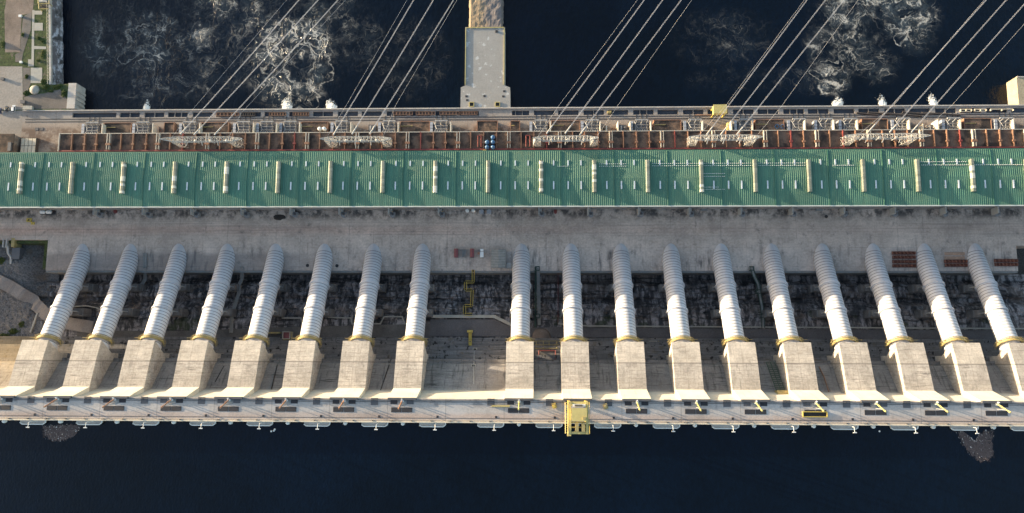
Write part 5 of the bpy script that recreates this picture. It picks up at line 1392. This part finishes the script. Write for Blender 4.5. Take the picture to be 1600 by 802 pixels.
p0, p1 = at(767.5, 390, 4), at(790, 418.5, 4)
t = thing('storage_shed', 'grey corrugated storage shed at the deck edge', 'shed', ((p0.x + p1.x) / 2, p1.y, 0))
b = MB(); b.box(p0.x + .3, p1.x - .3, p1.y + .3, p0.y - .3, 0, 3.6); b.build('wall', 'walk', t)
b = MB(); xm = (p0.x + p1.x) / 2; b.add([(p0.x, p1.y, 3.6), (xm, p1.y, 4.4), (p1.x, p1.y, 3.6), (p0.x, p0.y, 3.6), (xm, p0.y, 4.4), (p1.x, p0.y, 3.6)], [(0, 1, 4, 3), (1, 2, 5, 4), (0, 2, 1), (3, 4, 5), (0, 3, 5, 2)]); b.build('roof', 'corr', t)
p0, p1 = at(791.5, 411, 3), at(799, 419, 3); b = MB(); b.box(p0.x, p1.x, p1.y, p0.y, 0, 2.6).box(p0.x - .2, p1.x + .2, p1.y - .2, p0.y + .2, 2.6, 2.8)
tag(b.build('lean_to', 'walk', None, (p0.x, p1.y, 0)), 'small grey lean-to next to the corrugated shed', 'shed')
# orange stop logs on the deck
SL = [(1394, 1430, 395.5, 0), (1395, 1430, 402, 0), (1395, 1431, 409, 0), (1395, 1431, 415.5, 0), (1477, 1508, 396.5, 1), (1477, 1508, 403, 1), (1476, 1511, 408.5, 0), (1477, 1511, 414.5, 0), (1554, 1590, 407.5, 0), (1555, 1590, 413.5, 0)]
places = ['topmost of the stack of four', 'second down in the stack of four', 'third down in the stack of four', 'lowest of the stack of four', 'upper pale one between the last two penstocks', 'lower pale one between the last two penstocks', 'upper dark one between the last two penstocks', 'lower dark one between the last two penstocks', 'upper one at the right frame edge', 'lower one at the right frame edge']
for k, (u0, u1, v, c) in enumerate(SL):
    pa, pb = at(u0, v, 1), at(u1, v, 1); y = pa.y; h = .5 if c else 1.7
    t = thing('stop_log', ('pale worn' if c else 'rusty orange') + ' stop log on the deck, ' + places[k], 'stop log', ((pa.x + pb.x) / 2, y, 0), 'orange stop logs stored on the deck')
    b = MB(); b.box(pa.x, pb.x, y + .75, y + 1.0, 0, h); b.box(pa.x, pb.x, y - 1.0, y - .75, 0, h); b.box(pa.x + .1, pb.x - .1, y - .75, y + .75, 0, .35); b.mat(1); n = 6
    for q in range(n + 1):
        x = pa.x + (pb.x - pa.x - .3) * q / n; b.box(x, x + .45, y - .74, y + .74, .35, h - .1)
        if q < n: b.bar((x + .3, y - .6, h - .2), (x + (pb.x - pa.x) / n, y + .6, h - .2), .14)
    b.build('girder', ['paleorange', 'paleorange'] if c else ['stoplog', 'logrib'], t)

# ================================================================== VALLEY OBJECTS
def walkway(name, label, cat, pts, w, matk, rails=None, post=True, treads=True, treadk=None):
    """pts: (u, v, z) - a stair or walkway following the slope"""
    c = [at(u, v, z) for u, v, z in pts]
    t = thing(name, label, cat, tuple(c[0]))
    b = MB()
    for p, q in zip(c, c[1:]):
        d = (q - p); L = d.length
        if L < .1: continue
        d2 = Vector((d.x, d.y, 0)).normalized(); nr = Vector((-d2.y, d2.x, 0)) * w / 2; up = Vector((0, 0, .35))
        b.add([p - nr, p + nr, q + nr, q - nr, p - nr + up, p + nr + up, q + nr + up, q - nr + up], [(0, 1, 2, 3), (4, 7, 6, 5), (0, 4, 5, 1), (1, 5, 6, 2), (2, 6, 7, 3), (3, 7, 4, 0)])
    b.build('deck', treadk or matk, t)
    b = MB()
    for p, q in zip(c, c[1:]):
        d = (q - p); 
        if d.length < .1: continue
        d2 = Vector((d.x, d.y, 0)).normalized(); nr = Vector((-d2.y, d2.x, 0)) * w / 2
        for s_ in (-1, 1):
            b.bar(p + nr * s_ + Vector((0, 0, 1.3)), q + nr * s_ + Vector((0, 0, 1.3)), .2); b.bar(p + nr * s_ + Vector((0, 0, .4)), q + nr * s_ + Vector((0, 0, .4)), .17)
            n = max(1, int(d.length / 2))
            for i in range(n + 1): r = p + d * i / n + nr * s_; b.bar(r, r + Vector((0, 0, 1.3)), .1)
    b.build('railing', rails or matk, t)
    b = MB()
    for p in c[1:]:
        g_ = -17
        if p.z > g_ + 1: b.bar((p.x, p.y, g_), (p.x, p.y, p.z), .25)
    b.build('post', rails or matk, t)
    return t
walkway('zigzag_stair', 'yellow zigzag stair climbing the dark rock below the shed', 'stair', [(739.5, 422, .2), (739.5, 441, -6), (727.5, 441, -6), (727.5, 453.5, -6), (738, 453.5, -6), (737, 478, -4), (726, 478, -4), (726, 491.5, -1.2), (738, 491.5, -1.0)], 1.5, 'yellow', treadk='hatch')
walkway('ramp_stair', 'short yellow stair at the dam toe in mid span', 'stair', [(735, 518, -1.2), (734.8, 530, 3.5), (735, 541, 10)], 1.7, 'yellow', treadk='yellow')
p = at(732, 518, -1.5); b = MB(); b.box(p.x - .8, p.x + 3, p.y - .8, p.y + .8, -1.6, .6); tag(b.build('stair_landing', 'yellow', None, (p.x, p.y, -1.6)), 'small yellow landing block beside the short yellow stair', 'landing')
walkway('concrete_stair', 'narrow concrete stair down rock between second and third penstocks', 'stair', [(227.5, 396, .2), (227.5, 418, .2), (228, 436, -7), (222, 446, -7), (221, 455, -6)], 1.9, 'walk')
walkway('concrete_stair', 'long concrete stair down rock beside the fifth penstock', 'stair', [(379, 417, .2), (379, 436, -6), (374, 446, -6), (374, 458, -5), (366, 483, -3), (363, 492, -1), (362, 520, -1)], 1.9, 'walk')
walkway('green_gantry_stair', 'dark green steel stair beside the tenth penstock foot', 'stair', [(837, 417, .3), (837, 452, -4), (836.5, 512, -1)], .9, 'greensteel')
walkway('concrete_stair', 'concrete stair next to the dark green steel stair', 'stair', [(841, 420, .2), (841.5, 452, -5), (842, 478, -3), (842.5, 508, -1)], 1.8, 'walk')
walkway('bent_walkway', 'bent grey walkway with green towers crossing the right rock', 'walkway', [(1174, 418, .4), (1178, 432, .4), (1184, 444, -2), (1186, 458, -3), (1190, 480, -2), (1192, 500, -.8), (1192, 512, -1)], 1.9, 'greensteel', treadk='walk')
for k, (u, v, z) in enumerate(((1174, 420, 1), (1184, 456, -2), (1191, 494, 0), (840, 420, 1), (840, 494, 0))):
    p = at(u, v, z); t = thing('stair_tower', ['dark green lattice tower at the top of the bent walkway', 'dark green lattice tower halfway along the bent walkway', 'dark green lattice tower at the low end of bent walkway', 'dark green lattice tower at the green stair top', 'dark green lattice tower at the green stair foot'][k], 'tower', (p.x, p.y, -17), 'green lattice stair towers')
    b = MB()
    for a in (-1.3, 1.3):
        for c_ in (-1.3, 1.3): b.bar((p.x + a, p.y + c_, -17), (p.x + a, p.y + c_, z + 2), .2)
    for zz in (z + 2, z - 1):
        b.line([(p.x - 1.3, p.y - 1.3, zz), (p.x + 1.3, p.y - 1.3, zz), (p.x + 1.3, p.y + 1.3, zz), (p.x - 1.3, p.y + 1.3, zz), (p.x - 1.3, p.y - 1.3, zz)], .2)
    b.build('frame', 'greensteel', t)
    b = MB(); b.box(p.x - .9, p.x + .9, p.y - .4, p.y + .4, z + .6, z + 1); b.build('platform', 'walk', t)
def wallline(name, label, pts, z0, z1, w=1.0, matk='walk', cat='wall'):
    c = [at(u, v, z1) for u, v in pts]; b = MB()
    for i, (p, q) in enumerate(zip(c, c[1:])):
        d = Vector((q.x - p.x, q.y - p.y, 0)).normalized(); nr = Vector((-d.y, d.x, 0)) * w / 2; e = d * (w / 2 if i < len(c) - 2 else 0)
        zz = .004 * (i % 2)
        b.prism([(p - nr).xy, (p + nr).xy, (q + nr + e).xy, (q - nr + e).xy], z0 - zz, z1 - zz)
    o = b.build(name, matk, None, tuple((c[0].x, c[0].y, z0)))
    return tag(o, label, cat)
wallline('retaining_wall', 'pale retaining wall along the wide asphalt pad', [(674, 494.5), (772, 494.5), (806, 511)], -6, -.2, 2.0, 'path')
wallline('retaining_wall', 'low pale wall along the service road at right', [(872, 506), (920, 509.5), (1240, 511.5), (1660, 514)], -6, -.6, .9, 'path')
wallline('retaining_wall', 'stepped pale wall between the seventh and eighth penstocks', [(584, 506), (594, 506), (600, 495), (628, 495), (632, 506), (640, 506)], -6, -.9, .8, 'path')
wallline('retaining_wall', 'pale wall between the sixth and seventh penstocks', [(512, 496), (548, 497), (550, 506), (562, 506)], -6, -.9, .8, 'path')
wallline('retaining_wall', 'pale wall between the fifth and sixth penstocks', [(440, 497), (470, 497), (472, 507), (486, 507)], -6, -.9, .8, 'path')
wallline('retaining_wall', 'curved pale wall beside the leftmost penstock', [(114, 479), (135, 478), (150, 481), (166, 489)], -7, -1.2, .7, 'path')
wallline('retaining_wall', 'slanting pale wall at the left end of the dam toe', [(47, 520), (52, 506), (58, 489)], -8, -1, 1.2, 'path')
for k, (u, v, w, l, lab) in enumerate(((447.5, 524, 5.2, 5.0, 'square brown shaft with pale rim between blocks near fifth penstock'), (1021, 539, 5.0, 5.4, 'square brown shaft with pale rim between blocks right of centre'), (1594, 531, 4, 4, 'square grey shaft at the right frame edge'))):
    z = 5; p = at(u, v, z); t = thing('access_shaft', lab, 'shaft', (p.x, p.y, 0), 'square access shafts at the dam toe')
    b = MB()
    for (ax, bx, ay, by) in ((-1, 1, .82, 1), (-1, 1, -1, -.82), (-1, -.82, -.82, .82), (.82, 1, -.82, .82)): b.box(p.x + ax * w / 2, p.x + bx * w / 2, p.y + ay * l / 2, p.y + by * l / 2, -3, z + .6)
    b.build('rim', 'path', t)
    b = MB(); b.box(p.x - .4 * w, p.x + .4 * w, p.y - .4 * l, p.y + .4 * l, -3, z - .4); b.build('cover', 'maroon' if k < 2 else 'hatch', t)
    b = MB(); b.line([(p.x + w * .7, p.y + l * .5, z), (p.x + w * .7, p.y - l * .6, z + .3), (p.x - w * .4, p.y - l * .6, z + .3)], .2); b.build('railing', 'railyellow', t)
p0, p1 = at(419, 520, 1), at(438, 520, 1); b = MB(); b.box(p0.x, p1.x, p0.y - .45, p0.y + .45, -1.8, 1).box(p0.x, p1.x, p0.y - .6, p0.y - .45, 1, 1.6)
tag(b.build('foot_bridge', 'railyellow', None, (p0.x, p0.y, -2)), 'short yellow foot bridge next to the brown shaft', 'bridge')
# scaffold and dirt mound between blocks nine and ten
p = at(846, 527, 1); b = MB(); b.rev((p.x, p.y, -2), [(7, 0), (5.2, 1.4), (3.0, 2.6), (.6, 3.2)], 14)
tag(b.build('dirt_mound', 'dirt', None, (p.x, p.y, -2)), 'orange brown dirt mound by the road right of centre', 'mound')
t = thing('pipe_scaffold', 'yellow pipe scaffold between two intake blocks above the mound', 'scaffold', tuple(at(852, 540, 8)))
b = MB()
for v, z in ((533, 6), (539, 9), (544.5, 13)):
    b.bar(at(836, v, z), at(873, v, z), .22)
for u in (838, 849, 858, 870): b.line([at(u, 533, 6), at(u, 539, 9), at(u, 544.5, 13)], .2)
b.build('frame', 'railyellow', t)
b = MB(); b.line([at(842, 566, 24), at(842, 548, 17), at(868, 548, 17), at(868, 566, 24)], .3); b.bar(at(842, 557, 20), at(868, 557, 20), .2); b.build('red_frame', 'beamred', t)
# manholes with pipe on the mid span slope
for k, (u, v, z) in enumerate(((742, 546, 14), (740, 571.5, 31))):
    p = at(u, v, z); t = thing('inspection_box', ['white rimmed inspection box below the short yellow stair', 'white rimmed inspection box on the slope in mid span'][k], 'inspection box', (p.x, p.y, z - 3))
    b = MB()
    for (ax, bx, ay, by) in ((-1.4, 1.4, .6, 1), (-1.4, 1.4, -1, -.6), (-1.4, -.9, -.6, .6), (.9, 1.4, -.6, .6)): b.box(p.x + ax, p.x + bx, p.y + ay, p.y + by, z - 5, z + .4)
    b.build('rim', 'path', t)
    b = MB(); b.box(p.x - .9, p.x + .9, p.y - .6, p.y + .6, z - 5, z + .1); b.build('opening', 'black', t)
b = MB(); b.line([at(741, 547, 15), at(740.5, 571, 31.6), at(740, 600, 44)], .18); p = at(741, 547, 14)
tag(b.build('drain_pipe', 'gal', None, tuple(p)), 'thin grey drain pipe running up the mid span slope', 'pipe')
# rust and green things on the slope at right
t = thing('lattice_stair', 'dark green lattice stair on the slope beside an intake block at right', 'stair', tuple(at(1210, 590, 38)))
b = MB(); a0, a1 = at(1203, 566, 30), at(1220, 612, 47)
d = a1 - a0; nr = Vector((1, 0, 0)) * 2.6
for s_ in (-1, 0, 1): b.bar(a0 + nr * s_ + Vector((0, 0, .8)), a1 + nr * s_ + Vector((0, 0, .8)), .28)
for q in range(16): c = a0 + d * q / 15 + Vector((0, 0, .8)); b.bar(c - nr, c + nr, .24)
b.build('frame', 'greensteel', t)
b = MB(); b.box(a1.x - 2.8, a1.x + 6, a1.y - 1.8, a1.y + .8, a1.z - 3, a1.z + 2.4); b.build('landing', 'railyellow', t)
b = MB(); b.line([at(1280, 573, 31), at(1288, 590, 38), at(1295, 612, 46)], .4, 6)
tag(b.build('rust_pipe', 'beam', None, tuple(at(1280, 573, 31))), 'rusty pipe slanting down the slope between blocks at right', 'pipe')
for k, (u0, v0_, z0, u1, v1, z1) in enumerate(((608, 570, 31.3, 594, 612, 44.3), (433, 571, 31.3, 424, 608, 44.3), (350, 572, 31.3, 336, 597, 40))):
    b = MB(); b.line([at(u0, v0_, z0), at(u1, v1, z1)], .28, 6)
    tag(b.build('drain_channel', 'black', None, tuple(at(u0, v0_, z0))), ['black drain channel on the slope beside the eighth block', 'black drain channel on the slope beside the sixth block', 'black drain channel on the slope beside the fifth block'][k], 'drain', 'black drain channels on the dam slope')
# red mast in the rock
a0, a1 = at(872, 424, -2), at(872, 508, -1); b = MB(); b.line([a0, a1], .16, 5)
tag(b.build('red_pipe', 'beamred', None, tuple(a0)), 'thin dark red pipe across the rock right of centre', 'pipe')
# left end: silver pipe, channel and tank
t = thing('intake_pump', 'grey pump tank with a silver pipe at the left deck notch', 'pump', tuple(at(22, 396, -4)))
p = at(24, 396, -2); b = MB(); b.box(p.x - 2.6, p.x + 3, p.y - 4, p.y + 4, -9, -2); b.build('tank', 'tank', t)
b = MB(); b.line([at(12, 384, -1), at(12.5, 396, -1.5), at(17, 402, -2.5), at(17, 412, -4)], .75, 8); b.build('pipe', 'gal', t)
b = MB(); b.box(at(18, 376, 0).x, at(23, 376, 0).x, at(20, 386, 0).y, at(20, 372, 0).y, -8, .2); b.build('bracket', 'railyellow', t)
b = MB()
for u in (5, 10): q = at(u, 380, 0); b.box(q.x - .4, q.x + .4, q.y - 3, q.y + 3, -8, .3)
b.build('column', 'gal', t)
b = MB(); q = at(68, 400, 0); b.box(q.x - 1.0, q.x + 1.2, ye + 1, yn - .1, -12, -1.6); struct(b, 'grass_verge', 'grass')
b = MB(); q0, q1 = at(-80, 377, -2), at(70, 377, -2); b.box(q0.x, q1.x, q0.y - 1.6, q0.y + .4, -12, -2); struct(b, 'grass_strip', 'grass')
# scattered boulders on the left bank
rng = random.Random(11)
for k in range(46):
    u, v = rng.uniform(2, 74), rng.uniform(398, 505)
    p = at(u, v, -4)
    if v > 432 + (u - 0) * .72 - 6 and v < 432 + u * .72 + 14: continue
    z = bank_z(p.x, p.y); s_ = rng.uniform(.5, 1.3); b = MB(); n = 7; vs = []
    for h in (0, .55, .95):
        for i in range(n): r = s_ * (1.1 - .55 * h) * rng.uniform(.75, 1.2); vs.append((p.x + r * math.cos(i * 6.283 / n), p.y + r * math.sin(i * 6.283 / n), z + h * s_ - .2))
    b.add(vs, [(q * n + i, q * n + (i + 1) % n, (q + 1) * n + (i + 1) % n, (q + 1) * n + i) for q in range(2) for i in range(n)] + [tuple(range(2 * n, 3 * n))])
    tag(b.build('boulder', 'gravel', None, (p.x, p.y, z)), 'grey boulder on the gravel bank at the left end', 'boulder', 'boulders on the left gravel bank')

# ================================================================== FLOATING DEBRIS
def debris(pts, label, seed, nb):
    rng = random.Random(seed); c = poly(pts, 65.05); cx_ = sum(p.x for p in c) / len(c); cy_ = sum(p.y for p in c) / len(c)
    b = MB(); n = len(c); vs = [(cx_, cy_, 65.06)]
    ringn = 6
    for q in range(1, ringn + 1):
        for i in range(n * 4):
            f = i / 4; a = c[int(f) % n]; d = c[(int(f) + 1) % n]; p = a.lerp(d, f - int(f)); w = 1 + .1 * mnoise.noise(Vector((p.x * .5, p.y * .5, q))) if q == ringn else 1
            vs.append((cx_ + (p.x - cx_) * q / ringn * w, cy_ + (p.y - cy_) * q / ringn * w, 65.06 + .05 * rng.random()))
    m = n * 4; fs = [(0, 1 + i, 1 + (i + 1) % m) for i in range(m)]
    for q in range(ringn - 1): fs += [(1 + q * m + i, 1 + (q + 1) * m + i, 1 + (q + 1) * m + (i + 1) % m, 1 + q * m + (i + 1) % m) for i in range(m)]
    b.mat(0).add(vs, fs)
    for q in range(nb):
        i = rng.randrange(n); a, d = c[i], c[(i + 1) % n]; f = rng.random(); r = math.sqrt(rng.random()) * .97; p = a.lerp(d, f)
        x, y = cx_ + (p.x - cx_) * r, cy_ + (p.y - cy_) * r; s_ = rng.uniform(.06, .13) * (2 if rng.random() < .08 else 1); L_ = s_ * rng.uniform(1, 2.2); t_ = rng.random() * 3.14
        dx, dy = math.cos(t_), math.sin(t_)
        b.mat(1).add([(x - dx * L_ - dy * s_, y - dy * L_ + dx * s_, 65.2), (x + dx * L_ - dy * s_, y + dy * L_ + dx * s_, 65.2), (x + dx * L_ + dy * s_, y + dy * L_ - dx * s_, 65.2), (x - dx * L_ + dy * s_, y - dy * L_ - dx * s_, 65.2), (x, y, 65.3)], [(0, 1, 4), (1, 2, 4), (2, 3, 4), (3, 0, 4)])
    nmain = 1 + ringn * m
    o = b.build('floating_debris', ['debris', 'debrisbit'], None, (cx_, cy_, 65))
    fa = o.data.attributes.new('fade', 'FLOAT', 'POINT')
    fa.data.foreach_set('value', [1.0 if (i == 0 or i >= nmain) else (1.1 - ((i - 1) // m + 1) / ringn * 1.0 if (i - 1) // m < ringn - 1 else -.1) for i in range(len(o.data.vertices))])
    tag(o, label, 'debris', 'floating debris mats', 'stuff')
debris([(64, 664), (80, 663), (100, 662), (133, 662), (128, 672), (118, 683), (98, 692), (80, 692), (68, 685), (63, 674)], 'brown floating debris mat against the dam at left', 3, 70)
debris([(1490, 672), (1500, 670), (1513, 682), (1522, 690), (1530, 676), (1545, 668), (1556, 672), (1553, 690), (1557, 712), (1545, 727), (1528, 724), (1510, 710), (1499, 690)], 'brown floating debris mat off the dam at right', 5, 70)
for k, (u, v) in enumerate(((428, 673), (429.5, 671), (424, 674), (1374, 674))):
    p = at(u, v, 65); b = MB(); b.rev((p.x, p.y, 64.9), [(.5, 0), (.6, .3), (.3, .6)], 8)
    tag(b.build('float_buoy', 'white', None, (p.x, p.y, 65)), ['small white float near the wall, lowest of three', 'small white float near the wall, highest of three', 'small white float near the wall, leftmost of three', 'lone white float off the right part of the dam'][k], 'float', 'white floats on the reservoir')

# ================================================================== CAMERA, SUN, SKY
cam = bpy.data.cameras.new('camera'); cam.sensor_width = 36; cam.lens = 36 * FPX / 1600; cam.clip_end = 6000; cam.clip_start = 1
co = bpy.data.objects.new('camera', cam); COL.objects.link(co); co.location = CAM; co.rotation_mode = 'XYZ'; co.rotation_euler = ROT
scene.camera = co
EL, AZ = R(6.2), R(18.0)
d = Vector((math.cos(EL) * math.cos(AZ), -math.cos(EL) * math.sin(AZ), -math.sin(EL)))
sun = bpy.data.lights.new('sun', 'SUN'); sun.energy = 3.8; sun.angle = R(.5); sun.color = (1, .82, .56)
so = bpy.data.objects.new('sun', sun); COL.objects.link(so); so.rotation_euler = d.to_track_quat('-Z', 'Y').to_euler(); so.location = (-600, 300, 300)
w = bpy.data.worlds.new('World'); scene.world = w; w.use_nodes = True
nt = w.node_tree; bg = nt.nodes['Background']
sky = nt.nodes.new('ShaderNodeTexSky'); sky.sky_type = 'NISHITA'; sky.sun_disc = False; sky.sun_elevation = EL
sky.sun_rotation = math.atan2(-d.x, -d.y) % (2 * math.pi); sky.air_density = 1.0; sky.dust_density = 1.6; sky.ozone_density = 1.0
nt.links.new(sky.outputs[0], bg.inputs['Color']); bg.inputs["Strength"].default_value = .15
scene.view_settings.view_transform = 'Standard'; scene.view_settings.look = 'None'; scene.view_settings.exposure = 1.9; scene.view_settings.gamma = 1
for o in bpy.data.objects:
    if '_w' in o: del o['_w']
